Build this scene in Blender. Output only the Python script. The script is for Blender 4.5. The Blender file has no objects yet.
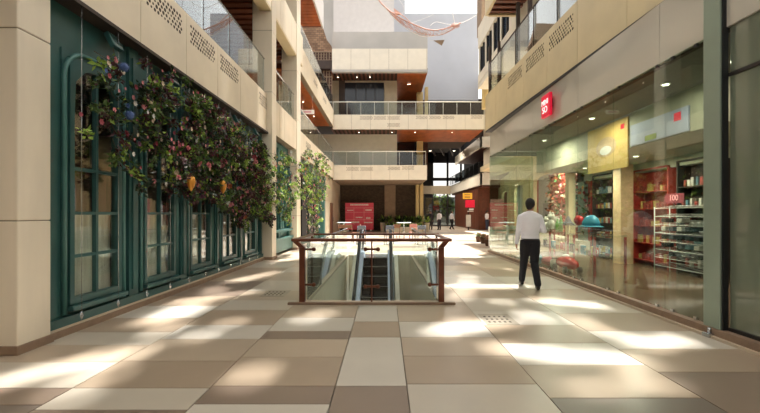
import bpy, math, random
from mathutils import Vector, Matrix
random.seed(11)
SC = bpy.context.scene
COL = SC.collection
F, VX, VY, CH = 372.0, 385.0, 214.0, 1.42
def W(px, py, Y): return ((px-VX)*Y/F, Y, CH+(VY-py)*Y/F)

# ------------------------------------------------------------------ materials
MATS = {}
def srgb(c):
    return tuple(((v/255.0)/12.92 if v/255.0 <= 0.04045 else ((v/255.0+0.055)/1.055)**2.4) for v in c)
def mat(name, col, rough=0.6, metal=0.0, var=0.08, scale=3.0, bump=0.0, emit=None, es=0.0, spec=0.5, stretch=(1,1,1), trans=0.0):
    m = bpy.data.materials.new(name); m.use_nodes = True
    nt = m.node_tree; b = nt.nodes['Principled BSDF']
    c = srgb(col)
    tc = nt.nodes.new('ShaderNodeTexCoord'); mp = nt.nodes.new('ShaderNodeMapping')
    mp.inputs['Scale'].default_value = stretch
    nz = nt.nodes.new('ShaderNodeTexNoise'); nz.inputs['Scale'].default_value = scale; nz.inputs['Detail'].default_value = 4
    nt.links.new(tc.outputs['Object'], mp.inputs[0]); nt.links.new(mp.outputs[0], nz.inputs['Vector'])
    rp = nt.nodes.new('ShaderNodeValToRGB')
    rp.color_ramp.elements[0].position = .3; rp.color_ramp.elements[1].position = .7
    rp.color_ramp.elements[0].color = tuple(max(0, v*(1-var)) for v in c)+(1,)
    rp.color_ramp.elements[1].color = tuple(min(1, v*(1+var)) for v in c)+(1,)
    nt.links.new(nz.outputs['Fac'], rp.inputs[0]); nt.links.new(rp.outputs[0], b.inputs['Base Color'])
    b.inputs['Roughness'].default_value = rough; b.inputs['Metallic'].default_value = metal
    b.inputs['Specular IOR Level'].default_value = spec
    if bump:
        bp = nt.nodes.new('ShaderNodeBump'); bp.inputs['Strength'].default_value = bump; bp.inputs['Distance'].default_value = .02
        nt.links.new(nz.outputs['Fac'], bp.inputs['Height']); nt.links.new(bp.outputs[0], b.inputs['Normal'])
    if emit:
        b.inputs['Emission Color'].default_value = srgb(emit)+(1,); b.inputs['Emission Strength'].default_value = es
    if trans:
        out = nt.nodes['Material Output']; tr = nt.nodes.new('ShaderNodeBsdfTranslucent'); mx = nt.nodes.new('ShaderNodeMixShader')
        tr.inputs[0].default_value = c+(1,); mx.inputs[0].default_value = trans
        nt.links.new(b.outputs[0], mx.inputs[1]); nt.links.new(tr.outputs[0], mx.inputs[2]); nt.links.new(mx.outputs[0], out.inputs[0])
    MATS[name] = m; return m
def glassmat(name, tint, base, power, rough=0.0, gcol=(1,1,1), frost=0.0, frostcol=(200,205,195)):
    m = bpy.data.materials.new(name); m.use_nodes = True; nt = m.node_tree; nt.nodes.clear()
    out = nt.nodes.new('ShaderNodeOutputMaterial'); tr = nt.nodes.new('ShaderNodeBsdfTransparent'); tr.inputs[0].default_value = tint+(1,)
    gl = nt.nodes.new('ShaderNodeBsdfGlossy'); gl.inputs['Roughness'].default_value = rough; gl.inputs['Color'].default_value = gcol+(1,)
    lw = nt.nodes.new('ShaderNodeLayerWeight'); lw.inputs['Blend'].default_value = .5
    pw = nt.nodes.new('ShaderNodeMath'); pw.operation = 'POWER'; pw.inputs[1].default_value = power
    ma = nt.nodes.new('ShaderNodeMath'); ma.operation = 'MULTIPLY_ADD'; ma.inputs[1].default_value = .95-base; ma.inputs[2].default_value = base
    mx = nt.nodes.new('ShaderNodeMixShader')
    nt.links.new(lw.outputs['Facing'], pw.inputs[0]); nt.links.new(pw.outputs[0], ma.inputs[0]); nt.links.new(ma.outputs[0], mx.inputs[0])
    src = tr.outputs[0]
    if frost:
        df = nt.nodes.new('ShaderNodeBsdfDiffuse'); df.inputs[0].default_value = srgb(frostcol)+(1,)
        m2 = nt.nodes.new('ShaderNodeMixShader'); m2.inputs[0].default_value = frost
        nt.links.new(src, m2.inputs[1]); nt.links.new(df.outputs[0], m2.inputs[2]); src = m2.outputs[0]
    nt.links.new(src, mx.inputs[1]); nt.links.new(gl.outputs[0], mx.inputs[2]); nt.links.new(mx.outputs[0], out.inputs[0])
    MATS[name] = m; return m
def brickmat(name, c1, c2, mortar, scale=3.0, axis='XZ'):
    m = bpy.data.materials.new(name); m.use_nodes = True; nt = m.node_tree; b = nt.nodes['Principled BSDF']
    tc = nt.nodes.new('ShaderNodeTexCoord'); sp = nt.nodes.new('ShaderNodeSeparateXYZ'); cb = nt.nodes.new('ShaderNodeCombineXYZ')
    nt.links.new(tc.outputs['Object'], sp.inputs[0]); nt.links.new(sp.outputs['X' if axis[0]=='X' else 'Y'], cb.inputs[0]); nt.links.new(sp.outputs['Z'], cb.inputs[1])
    br = nt.nodes.new('ShaderNodeTexBrick'); br.inputs['Scale'].default_value = scale
    br.inputs['Color1'].default_value = srgb(c1)+(1,); br.inputs['Color2'].default_value = srgb(c2)+(1,); br.inputs['Mortar'].default_value = srgb(mortar)+(1,)
    nt.links.new(cb.outputs[0], br.inputs['Vector']); nt.links.new(br.outputs['Color'], b.inputs['Base Color']); b.inputs['Roughness'].default_value = .8
    MATS[name] = m; return m

mat('cladding', (216,202,178), .45, var=.07, scale=1.5, bump=.03)
mat('cladding_seam', (120,104,84), .7)
mat('travertine', (226,214,194), .55, var=.10, scale=2.2, bump=.05, stretch=(1,1,.25))
mat('cladding_gold', (212,194,154), .4, var=.07, scale=1.5)
mat('pillar_gold', (200,176,120), .5, var=.1)
mat('perforation', (62,48,36), .8)
mat('teal_paint', (46,84,82), .38, var=.12, scale=4, bump=.03)
mat('teal_light', (70,116,112), .4, var=.1, scale=4)
mat('plinth_brown', (140,116,96), .6, var=.15, scale=8)
mat('plinth_cream', (196,180,158), .5)
mat('wood_dark', (74,34,22), .5, var=.2, scale=4)
mat('wood_slat', (104,54,32), .5, var=.25, scale=5, stretch=(1,6,1))
mat('wood_orange', (160,82,32), .45, var=.25, scale=3, stretch=(1,.4,1))
mat('rail_brown', (106,62,46), .3, metal=.6, var=.15, scale=10)
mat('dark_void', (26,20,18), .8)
mat('dark_brown', (60,46,38), .7, var=.2)
mat('dark_line', (30,26,24), .5)
mat('grey_concrete', (176,172,166), .8, var=.08, scale=.7)
mat('grey_blue', (186,188,194), .8, var=.05, scale=.5)
mat('cream_wall', (218,210,194), .7, var=.04)
mat('white_panel', (196,190,186), .7, var=.04)
mat('beige_wall', (196,182,158), .7, var=.06)
mat('stone_beige', (168,152,128), .7, var=.08)
mat('stone_brown', (140,118,96), .8, var=.15, scale=3)
mat('spandrel', (186,180,168), .12, var=.05, scale=.5, spec=.9, bump=.25)
mat('frame_green', (146,160,144), .35, metal=.3, var=.05)
mat('steel', (196,198,200), .25, metal=.95, var=.05, scale=10)
mat('brushed', (186,194,212), .35, metal=.3, var=.05)
mat('pit_wall', (232,224,204), .5, var=.08, scale=3, stretch=(4,4,.3))
mat('rubber_black', (22,22,24), .5)
mat('step_metal', (12,12,14), .8, spec=.1, var=.2, scale=20)
mat('step_edge', (170,168,160), .4, metal=.6)
mat('sign_red', (214,16,52), .35, emit=(230,20,60), es=.35, var=.04)
mat('sign_white', (250,246,244), .4, emit=(255,250,250), es=.6, var=.01)
mat('board_red', (226,72,96), .5, var=.05)
mat('board_line', (240,170,176), .6)
mat('white_paint', (238,236,230), .5, var=.02)
mat('sign_yellow', (236,180,70), .5, emit=(240,180,60), es=.5)
mat('lit_white', (255,250,235), .4, emit=(255,240,215), es=6)
mat('exit_panel', (226,214,200), .4, emit=(255,240,225), es=.3)
mat('curtain', (200,198,184), .8, var=.12, scale=14, stretch=(1,6,.2))
mat('shop_floor', (112,92,74), .2, var=.15, scale=2)
mat('shop_wall', (172,170,148), .7, var=.06)
mat('shop_ceiling', (120,118,108), .8)
mat('banner_lilac', (176,182,206), .5, var=.08, scale=1.2)
mat('poster_yellow', (228,190,112), .6, var=.1, scale=2)
mat('poster_peach', (212,180,140), .6, var=.12, scale=6)
mat('poster_red', (168,52,40), .5, var=.3, scale=6)
mat('pink_panel', (220,160,164), .5, var=.1, scale=4)
mat('green_decor', (70,110,60), .7, var=.4, scale=8)
mat('red_gloss', (206,30,36), .25, var=.08)
mat('blue_gloss', (60,160,190), .4, var=.1)
mat('green_gloss', (70,160,60), .3)
mat('pale_ceramic', (226,222,210), .35)
mat('grey_felt', (84,86,92), .8)
mat('pink_soft', (206,110,120), .7)
mat('box_mix_a', (150,60,50), .6, var=.3, scale=9); mat('box_mix_b', (90,120,130), .6, var=.3, scale=9)
mat('box_mix_c', (190,160,90), .6, var=.3, scale=9); mat('box_mix_d', (190,186,176), .6, var=.2, scale=9)
mat('window_blue', (40,62,88), .15, metal=.3, var=.1)
mat('dark_pane', (34,36,42), .15); mat('rope', (196,150,134), .8); mat('rope_white', (216,212,206), .8)
mat('skin', (158,112,86), .55, var=.04); mat('hair_black', (26,20,18), .6, bump=.3, scale=60, var=.3)
mat('shirt_white', (236,234,242), .8, var=.03, scale=8, bump=.15); mat('trouser_black', (20,20,28), .85, var=.1)
mat('shoe_black', (14,13,13), .35); mat('belt', (20,16,14), .4); mat('cloth_dark', (44,40,52), .8)
mat('jeans', (60,66,86), .8); mat('phone_black', (12,12,14), .2)
mat('leaf_dark', (34,52,30), .5, var=.4, scale=8, trans=.2); mat('leaf_mid', (78,104,46), .5, var=.3, scale=8, trans=.25)
mat('leaf_bright', (150,180,76), .5, var=.25, scale=8, trans=.3); mat('leaf_maroon', (70,34,38), .55, var=.3, scale=8, trans=.15)
mat('stem_brown', (84,58,38), .8)
for n, c in dict(rose_pink=(206,128,132), rose_deep=(136,50,62), rose_cream=(196,176,150), rose_orange=(190,112,76), rose_plum=(92,50,72), rose_blue=(76,100,150), rose_white=(212,212,206)).items():
    mat(n, c, .6, var=.15, scale=20)
mat('gold_orn', (220,150,60), .3, metal=.5)
mat('pot_cream', (220,208,184), .6); mat('soil', (54,40,30), .9)
mat('chair_brown', (116,78,54), .5); mat('chair_blue', (104,110,120), .4, metal=.4); mat('table_white', (206,218,214), .3)
mat('pot_pink', (190,132,122), .6)
mat('shade_canopy', (236,235,230), .7, trans=.5)
mat('grate', (176,166,150), .4, metal=.5); mat('grate_hole', (70,60,50), .8)
mat('screed', (120,106,90), .8)
glassmat('glass', (.93,.96,.94), .05, 3.5)
glassmat('shop_glass', (.80,.88,.83), .04, 4.2)
glassmat('rail_glass', (.84,.89,.88), .03, 3.2, frost=.004)
glassmat('near_glass', (.62,.70,.65), .05, 3.0, frost=.6, frostcol=(130,138,120))
glassmat('dark_glass', (.35,.38,.38), .06, 3.0)
brickmat('brick_dark', (64,50,38), (92,74,54), (34,26,20), 3.0)
brickmat('brick_old', (112,84,62), (150,118,90), (84,68,56), 1.6)
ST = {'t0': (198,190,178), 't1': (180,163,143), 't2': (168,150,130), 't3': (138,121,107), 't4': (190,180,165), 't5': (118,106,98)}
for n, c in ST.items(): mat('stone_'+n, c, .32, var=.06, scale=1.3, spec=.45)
STN = list(ST)

# ------------------------------------------------------------------ mesh builder
class MB:
    def __init__(s): s.v = []; s.f = []; s.m = []; s.sm = []
    def add(s, vs, fs, mi=0, smooth=False):
        o = len(s.v); s.v += [tuple(v) for v in vs]
        for f in fs: s.f.append([i+o for i in f]); s.m.append(mi); s.sm.append(smooth)
        return s
    def box(s, x0, x1, y0, y1, z0, z1, mi=0, rot=None, piv=None):
        x0, x1 = sorted((x0,x1)); y0, y1 = sorted((y0,y1)); z0, z1 = sorted((z0,z1))
        vs = [(x0,y0,z0),(x1,y0,z0),(x1,y1,z0),(x0,y1,z0),(x0,y0,z1),(x1,y0,z1),(x1,y1,z1),(x0,y1,z1)]
        if rot is not None:
            p = Vector(piv) if piv else Vector(((x0+x1)/2,(y0+y1)/2,(z0+z1)/2))
            vs = [p+rot@(Vector(v)-p) for v in vs]
        return s.add(vs, [(0,3,2,1),(4,5,6,7),(0,1,5,4),(1,2,6,5),(2,3,7,6),(3,0,4,7)], mi)
    def prism(s, pts, d, mi=0):     # polygon pts (3D) extruded by vector d
        n = len(pts); d = Vector(d); a = [Vector(p) for p in pts]; b = [p+d for p in a]
        fs = [list(range(n))[::-1], [n+i for i in range(n)]]+[(i,(i+1)%n,n+(i+1)%n,n+i) for i in range(n)]
        return s.add(a+b, fs, mi)
    def tube(s, pts, r, n=8, mi=0, cap=True, flat=None):
        pts = [Vector(p) for p in pts]; k = len(pts); rs = r if isinstance(r,(list,tuple)) else [r]*k
        vs = []; up = None
        for i, p in enumerate(pts):
            t = (pts[min(i+1,k-1)]-pts[max(i-1,0)]).normalized()
            if up is None: up = Vector((0,0,1)) if abs(t.z) < .9 else Vector((0,1,0))
            a = t.cross(up).normalized(); b = a.cross(t).normalized(); up = b
            ra = rs[i] if not isinstance(rs[i],(tuple,list)) else rs[i][0]; rb = rs[i] if not isinstance(rs[i],(tuple,list)) else rs[i][1]
            for j in range(n):
                w = 2*math.pi*j/n; vs.append(p+a*ra*math.cos(w)+b*rb*math.sin(w))
        fs = [(i*n+j, i*n+(j+1)%n, (i+1)*n+(j+1)%n, (i+1)*n+j) for i in range(k-1) for j in range(n)]
        if cap: fs += [list(range(n))[::-1], [(k-1)*n+j for j in range(n)]]
        return s.add(vs, fs, mi, True)
    def rings(s, rg, n=20, mi=0, smooth=True):   # rg list of (center, rx, ry) horizontal ellipses bottom to top
        vs = []
        for c, rx, ry in rg:
            for j in range(n):
                w = 2*math.pi*j/n; vs.append((c[0]+rx*math.cos(w), c[1]+ry*math.sin(w), c[2]))
        k = len(rg)
        fs = [(i*n+j, i*n+(j+1)%n, (i+1)*n+(j+1)%n, (i+1)*n+j) for i in range(k-1) for j in range(n)]
        fs += [list(range(n))[::-1], [(k-1)*n+j for j in range(n)]]
        return s.add(vs, fs, mi, smooth)
    def lathe(s, c, prof, n=16, mi=0): return s.rings([((c[0],c[1],c[2]+z), r, r) for r, z in prof], n, mi)
    def ball(s, c, rx, ry=None, rz=None, n=14, k=8, mi=0):
        ry = ry or rx; rz = rz or rx
        return s.rings([((c[0],c[1],c[2]-rz*math.cos(math.pi*(i+.15)/(k+.3))), rx*math.sin(math.pi*(i+.15)/(k+.3)), ry*math.sin(math.pi*(i+.15)/(k+.3))) for i in range(k+1)], n, mi)
    def build(s, name, mats, parent=None, loc=None, rot=None, bevel=0, kind=None):
        me = bpy.data.meshes.new(name); me.from_pydata(s.v, [], s.f)
        for m in (mats if isinstance(mats,(list,tuple)) else [mats]): me.materials.append(MATS[m])
        for i, p in enumerate(me.polygons): p.material_index = s.m[i]; p.use_smooth = s.sm[i]
        me.update()
        o = bpy.data.objects.new(name, me); COL.objects.link(o)
        if parent: o.parent = parent
        if loc: o.location = loc
        if rot: o.rotation_euler = rot
        if bevel:
            b = o.modifiers.new('bevel','BEVEL'); b.width = bevel; b.segments = 2; b.limit_method = 'ANGLE'
        if kind: o['kind'] = kind
        return o
def thing(name, label, cat, loc=(0,0,0), rotz=0, group=None):
    o = bpy.data.objects.new(name, None); COL.objects.link(o); o.empty_display_size = .1
    o.location = loc; o.rotation_euler = (0,0,rotz); o['label'] = label; o['category'] = cat
    if group: o['group'] = group
    return o
def tag(o, label, cat, group=None):
    o['label'] = label; o['category'] = cat
    if group: o['group'] = group
    return o
def struct(o, label=None):
    o['kind'] = 'structure'
    if label: o['label'] = label; 
    return o
def copy_tree(o, parent=None):
    c = o.copy(); COL.objects.link(c); c.parent = parent
    for ch in list(o.children): copy_tree(ch, c)
    return c

# ------------------------------------------------------------------ floor
PX0, PX1, PY0, PY1 = -1.24, .86, 5.98, 12.8       # opening for the escalator
cols = [(-9.5,-8.2),(-8.2,-6.9),(-6.9,-5.5),(-5.5,-3.95),(-3.95,-2.55),(-2.55,-1.43),(-1.43,-.41),(-.41,.18),(.18,1.27),(1.27,2.45),(2.45,3.75),(3.75,5.0),(5.0,6.4),(6.4,8.0),(8.0,10),(10,13),(13,17)]
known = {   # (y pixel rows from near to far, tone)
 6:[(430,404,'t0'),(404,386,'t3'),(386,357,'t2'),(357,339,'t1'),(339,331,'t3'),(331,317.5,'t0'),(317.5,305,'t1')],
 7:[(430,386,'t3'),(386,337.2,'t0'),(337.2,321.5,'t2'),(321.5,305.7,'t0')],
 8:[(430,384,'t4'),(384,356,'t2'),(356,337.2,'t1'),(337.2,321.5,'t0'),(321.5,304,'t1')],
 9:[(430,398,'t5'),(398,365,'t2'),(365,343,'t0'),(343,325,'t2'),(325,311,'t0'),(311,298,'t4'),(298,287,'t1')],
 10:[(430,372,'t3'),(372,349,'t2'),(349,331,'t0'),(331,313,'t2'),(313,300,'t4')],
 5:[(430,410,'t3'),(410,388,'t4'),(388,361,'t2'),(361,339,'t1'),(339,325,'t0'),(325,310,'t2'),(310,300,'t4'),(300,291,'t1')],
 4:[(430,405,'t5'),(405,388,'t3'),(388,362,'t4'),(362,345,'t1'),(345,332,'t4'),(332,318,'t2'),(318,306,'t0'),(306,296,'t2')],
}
fb = MB(); g = .004
def tile(x0,x1,y0,y1,mi):
    for (a,b,c,d) in clip(x0,x1,y0,y1):
        fb.box(a+g,b-g,c+g,d-g,-.03,0,mi)
def clip(x0,x1,y0,y1):
    if x1 <= PX0 or x0 >= PX1 or y1 <= PY0 or y0 >= PY1: return [(x0,x1,y0,y1)]
    r = []
    if y0 < PY0: r.append((x0,x1,y0,PY0)); 
    if y1 > PY1: r.append((x0,x1,PY1,y1))
    a, b = max(y0,PY0), min(y1,PY1)
    if x0 < PX0: r.append((x0,PX0,a,b))
    if x1 > PX1: r.append((PX1,x1,a,b))
    return r
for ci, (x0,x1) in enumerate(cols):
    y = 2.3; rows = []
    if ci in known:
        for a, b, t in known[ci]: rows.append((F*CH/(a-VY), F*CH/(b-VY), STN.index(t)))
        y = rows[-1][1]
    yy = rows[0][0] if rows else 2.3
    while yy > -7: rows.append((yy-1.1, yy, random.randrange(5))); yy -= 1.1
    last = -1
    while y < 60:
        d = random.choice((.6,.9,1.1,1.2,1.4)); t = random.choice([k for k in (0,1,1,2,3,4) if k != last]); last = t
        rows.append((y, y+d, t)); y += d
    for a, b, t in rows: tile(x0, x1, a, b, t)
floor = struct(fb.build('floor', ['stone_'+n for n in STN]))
sb = MB()
for a,b,c,d in ((-9.5,PX0-.26,-8,61),(PX1+.26,17,-8,61),(PX0-.26,PX1+.26,-8,PY0-.26),(PX0-.26,PX1+.26,PY1+.26,61)): sb.box(a,b,c,d,-.25,-.032)
sb.build('screed', 'screed', floor)

# drain covers
def drain(x, y, w, d, label):
    t = thing('drain_cover', label, 'drain cover', (x,y,0), 0)
    h = MB(); h.box(-w/2,w/2,-d/2,d/2,.0,.004,0)
    for i in range(5):
        for j in range(3): h.box(-w/2+w*(i+.7)/6.2, -w/2+w*(i+.7)/6.2+w*.07, -d/2+d*(j+.7)/4, -d/2+d*(j+.7)/4+d*.1, .0035,.0055,1)
    h.build('plate',['grate','grate_hole'],t)
drain(1.52, 5.02, .42, .5, 'square perforated drain cover in the floor right of the escalator guard rail')
drain(-1.95, 6.65, .42, .5, 'square slotted drain cover in the floor left of the escalator guard rail')

# ------------------------------------------------------------------ pillars
def pillar(x0,x1,y0,y1,z1,label,m='travertine',seams=(1.35,3.3,5.2,7.1,9),base=True,vs=None):
    t = thing('pillar', label, 'pillar', ((x0+x1)/2,(y0+y1)/2,0))
    ox, oy = -(x0+x1)/2, -(y0+y1)/2
    b = MB(); z = .0; 
    for s in [q for q in seams if q < z1]+[z1]:
        b.box(x0+ox,x1+ox,y0+oy,y1+oy,z+.004,s-.004); z = s
    b.build('shaft', m, t, bevel=.012)
    MB().box(x0+ox+.01,x1+ox-.01,y0+oy+.01,y1+oy-.01,.0,z1-.01).build('joint','cladding_seam',t)
    if base: MB().box(x0+ox-.02,x1+ox+.02,y0+oy-.02,y1+oy+.02,0,.09).build('base','plinth_brown',t,bevel=.004)
    return t
pillar(-4.6,-3.70,3.745,4.12,13,'tall pale stone-clad pillar at the left edge, nearest the camera')
pillar(-4.1,-3.49,11.5,11.95,13,'stone-clad pillar between the two flower-hung teal shopfronts on the left')
pillar(-4.1,-3.49,14.75,15.4,13,'pale stone pillar behind the second flower garland on the left')

# ------------------------------------------------------------------ left facade
def holeplate(b, fr, y0,y1,z0,z1, oy0,oy1,oz0,oz1, r, x0, x1, mi=0):
    # plate with round-topped opening; fr maps (depth x, along y, z) to world
    cy, cz = (oy0+oy1)/2, (oz0+oz1)/2; angs = [2*math.pi*i/44 for i in range(44)]
    for (a,c) in ((y0,z0),(y1,z0),(y1,z1),(y0,z1),(oy0,oz0),(oy1,oz0)): angs.append(math.atan2(c-cz,a-cy)%(2*math.pi))
    angs = sorted(set(round(a,5) for a in angs))
    def inside(y,z):
        if not (oy0<=y<=oy1 and oz0<=z<=oz1): return False
        if z > oz1-r:
            if y < oy0+r and (y-oy0-r)**2+(z-oz1+r)**2 > r*r: return False
            if y > oy1-r and (y-oy1+r)**2+(z-oz1+r)**2 > r*r: return False
        return True
    I = []; O = []
    for a in angs:
        dy, dz = math.cos(a), math.sin(a); lo, hi = 0, 10
        for _ in range(30):
            m = (lo+hi)/2
            if inside(cy+dy*m, cz+dz*m): lo = m
            else: hi = m
        I.append((cy+dy*lo, cz+dz*lo))
        ts = []
        if dy > 1e-9: ts.append((y1-cy)/dy)
        if dy < -1e-9: ts.append((y0-cy)/dy)
        if dz > 1e-9: ts.append((z1-cz)/dz)
        if dz < -1e-9: ts.append((z0-cz)/dz)
        t = min(ts); O.append((cy+dy*t, cz+dz*t))
    n = len(angs); vs = []
    for x in (x0,x1):
        vs += [fr(x,*p) for p in I]; vs += [fr(x,*p) for p in O]
    fs = []
    for i in range(n):
        j = (i+1)%n
        fs += [(i,j,n+j,n+i),(2*n+i,3*n+i,3*n+j,2*n+j),(i,2*n+i,2*n+j,j),(n+i,n+j,3*n+j,3*n+i)]
    b.add(vs, fs, mi)
idt = lambda x,y,z: (x,y,z)
ZT = 3.97
wl = MB(); wincount = 0
def teal_window(k, ya, yb, z0=.35, z1=3.3, lit=True, x=-3.84):
    global wincount; wincount += 1
    t = thing('window_%d'%wincount, None, None, (x, (ya+yb)/2, 0)); del t['label']; del t['category']; t['kind'] = 'structure'
    L = lambda a,y,z: (a, y-(ya+yb)/2, z)
    f = MB(); holeplate(f, L, ya-.10,yb+.10,z0-.12,z1+.10, ya,yb,z0,z1,.34, -.02,.015)
    holeplate(f, L, ya-.02,yb+.02,z0-.03,z1+.02, ya+.045,yb-.045,z0+.05,z1-.05,.31, -.03,.05)
    f.build('window_frame','teal_paint',t)
    rim = MB(); ya_, yb_ = ya-(ya+yb)/2-.08, yb-(ya+yb)/2+.08; zz_ = z1+.12; r_ = .34
    pts = [(.03,ya_,.22)]+[(.03,ya_+r_-r_*math.cos(q*math.pi/16),zz_-r_+r_*math.sin(q*math.pi/16)) for q in range(9)]+[(.03,yb_-r_+r_*math.sin(q*math.pi/16),zz_-r_+r_*math.cos(q*math.pi/16)) for q in range(9)]+[(.03,yb_,.22)]
    rim.tube(pts,.028,8); rim.build('arch_moulding','teal_light',t)
    b = MB(); c = 0; h = .02
    b.box(-.02,.035,c-h,c+h,z0,z1-.02)
    for zz in (.90,1.43,1.98): b.box(-.02,.03,ya-(ya+yb)/2+.02,yb-(ya+yb)/2-.02,zz-h,zz+h)
    b.build('mullion','teal_paint',t)
    MB().box(.04,.12,ya-(ya+yb)/2-.06,yb-(ya+yb)/2+.06,z0-.10,z0-.04).build('window_sill','teal_paint',t,bevel=.01)
    MB().box(-.01,.0,ya-(ya+yb)/2,yb-(ya+yb)/2,z0,z1-.03).build('pane','glass',t)
    cu = MB(); n = 26; w = yb-ya+.1; vs = []
    for i in range(n+1):
        y = -w/2+w*i/n; xx = -.13+.02*math.sin(i*1.9)
        vs += [(xx,y,z0-.05),(xx,y,1.43)]
    cu.add(vs, [(2*i,2*i+2,2*i+3,2*i+1) for i in range(n)], 0, True)
    vs2 = [(v[0]-.01,v[1],v[2]) for v in vs]; cu.add(vs2, [(2*i,2*i+1,2*i+3,2*i+2) for i in range(n)], 0, True)
    cu.build('curtain','curtain',t)
wins = [(4.50+1.39*i, 5.34+1.39*i) for i in range(5)]
yprev = 4.12
for i,(a,b) in enumerate(wins):
    ynext = (b+wins[i+1][0])/2 if i < 4 else 11.5
    holeplate(wl, idt, yprev, ynext, .09, ZT, a-.06,b+.06,.28,3.38,.36, -3.98,-3.84)
    yprev = ynext
# pilaster strips and upper cornice in the same teal wall
for yv in [(wins[i][1]+wins[i+1][0])/2 for i in range(4)]+[11.35]:
    wl.box(-3.84,-3.79,yv-.10,yv+.10,.2,ZT); wl.box(-3.79,-3.765,yv-.05,yv+.05,.3,3.75)
wl.box(-3.84,-3.76,4.12,11.5,.09,.2)
wall_left = struct(wl.build('wall_left','teal_paint',bevel=0))
bb = MB(); bb.box(-3.98,-3.72,4.12,11.5,0,.075); 
struct(bb.build('baseboard_left','plinth_brown'))
MB().box(-3.98,-3.745,4.12,11.5,.075,.1).build('plinth_cap','plinth_cream',bpy.data.objects['baseboard_left'])
for i,(a,b) in enumerate(wins): teal_window(i, a, b)
# room behind the teal shopfront
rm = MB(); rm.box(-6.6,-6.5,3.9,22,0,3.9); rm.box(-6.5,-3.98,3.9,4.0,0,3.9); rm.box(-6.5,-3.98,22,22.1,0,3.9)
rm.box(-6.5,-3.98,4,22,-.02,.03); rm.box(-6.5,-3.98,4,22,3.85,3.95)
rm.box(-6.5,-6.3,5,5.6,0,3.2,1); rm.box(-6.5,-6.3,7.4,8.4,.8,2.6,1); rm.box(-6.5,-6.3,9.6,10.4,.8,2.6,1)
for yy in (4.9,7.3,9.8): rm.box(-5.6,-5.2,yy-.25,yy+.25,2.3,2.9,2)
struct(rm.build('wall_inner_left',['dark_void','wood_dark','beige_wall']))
for i, y in enumerate((4.9,5.35,7.6,9.5)):
    t = thing('pendant_lamp','small warm glowing bulb hanging inside the teal shopfront, number-free cluster','lamp',(-4.6,y,2.55+.1*(i%2)),0,'warm bulbs inside the teal shopfront')
    t['label'] = 'small warm glowing bulb hanging inside the teal shopfront'
    MB().ball((0,0,0),.022,mi=0).build('bulb','lit_white',t); MB().tube([(0,0,.02),(0,0,1.3-.1*(i%2))],.003,6).build('cord','rubber_black',t)
# second bay of teal facade (Y 11.95..14.75) and third bay (15.4..22)
wl2 = MB()
for a,b in ((11.95,13.35),(13.35,14.75)):
    holeplate(wl2, idt, a,b,.09,ZT, a+.3,b-.3,.9,3.3,.2, -3.98,-3.84)
    for yv in (a+.12,b-.12):
        wl2.box(-3.84,-3.76,yv-.09,yv+.09,.5,ZT-.2)
        wl2.lathe((-3.72,yv,.9),[(.05,0),(.06,.1),(.045,.2),(.04,2.0),(.06,2.1),(.07,2.2)],10)
wl2.box(-3.84,-3.66,11.95,14.75,.09,.5); wl2.box(-3.84,-3.62,11.95,14.75,.5,.58); wl2.box(-3.84,-3.66,11.95,14.75,.78,.86)
struct(wl2.build('wall_left_middle','teal_light'))
wincount += 2
wl3 = MB(); wl3.box(-3.98,-3.84,15.4,21.5,.0,ZT)
for k in range(4): wl3.box(-3.84,-3.78,15.5+k*1.45,16.6+k*1.45,.3,3.2,1)
struct(wl3.build('wall_left_far',['teal_paint','dark_void']))
t = thing('pilaster','tall light teal pilaster at the far end of the left shopfronts','pilaster',(-3.72,21.9,0))
MB().box(-.16,.17,-.25,.25,.2,3.45).build('shaft','teal_light',t,bevel=.01); MB().box(-.2,.2,-.3,.3,0,.2).build('base','teal_light',t,bevel=.01); MB().box(-.2,.2,-.3,.3,3.45,3.6).build('capital','teal_light',t,bevel=.02)
struct(MB().box(-3.98,-3.8,22.2,31.5,0,3.9).build('wall_left_rear','beige_wall'))
t = thing('shop_door','orange-brown wooden door in the beige wall at the far left of the back','door',(-3.79,26.2,0))
MB().box(0,.06,-.55,.55,0,2.2).build('leaf','chair_brown',t,bevel=.01); MB().tube([(.09,.4,.9),(.09,.4,1.2)],.015).build('handle','steel',t)

# spotlights over the windows
pl = ['first','second','third','fourth','fifth']
for i,(a,b) in enumerate(wins):
    t = thing('wall_spotlight','tilted square green spotlight above the %s arched teal window from the left'%pl[i],'light fixture',(-3.74,(a+b)/2+.12,3.78),0,'spotlights above the teal windows')
    R = Matrix.Rotation(math.radians(-28),3,'Y')
    MB().box(.03,.10,-.09,.09,-.14,.08,0,R).build('housing','teal_paint',t,bevel=.01)
    MB().box(.101,.108,-.07,.07,-.12,.06,0,R,(.065,0,-.03)).build('lens','glass',t)
    MB().box(-.0,.06,-.03,.03,-.05,.05).build('bracket','teal_paint',t)

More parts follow.
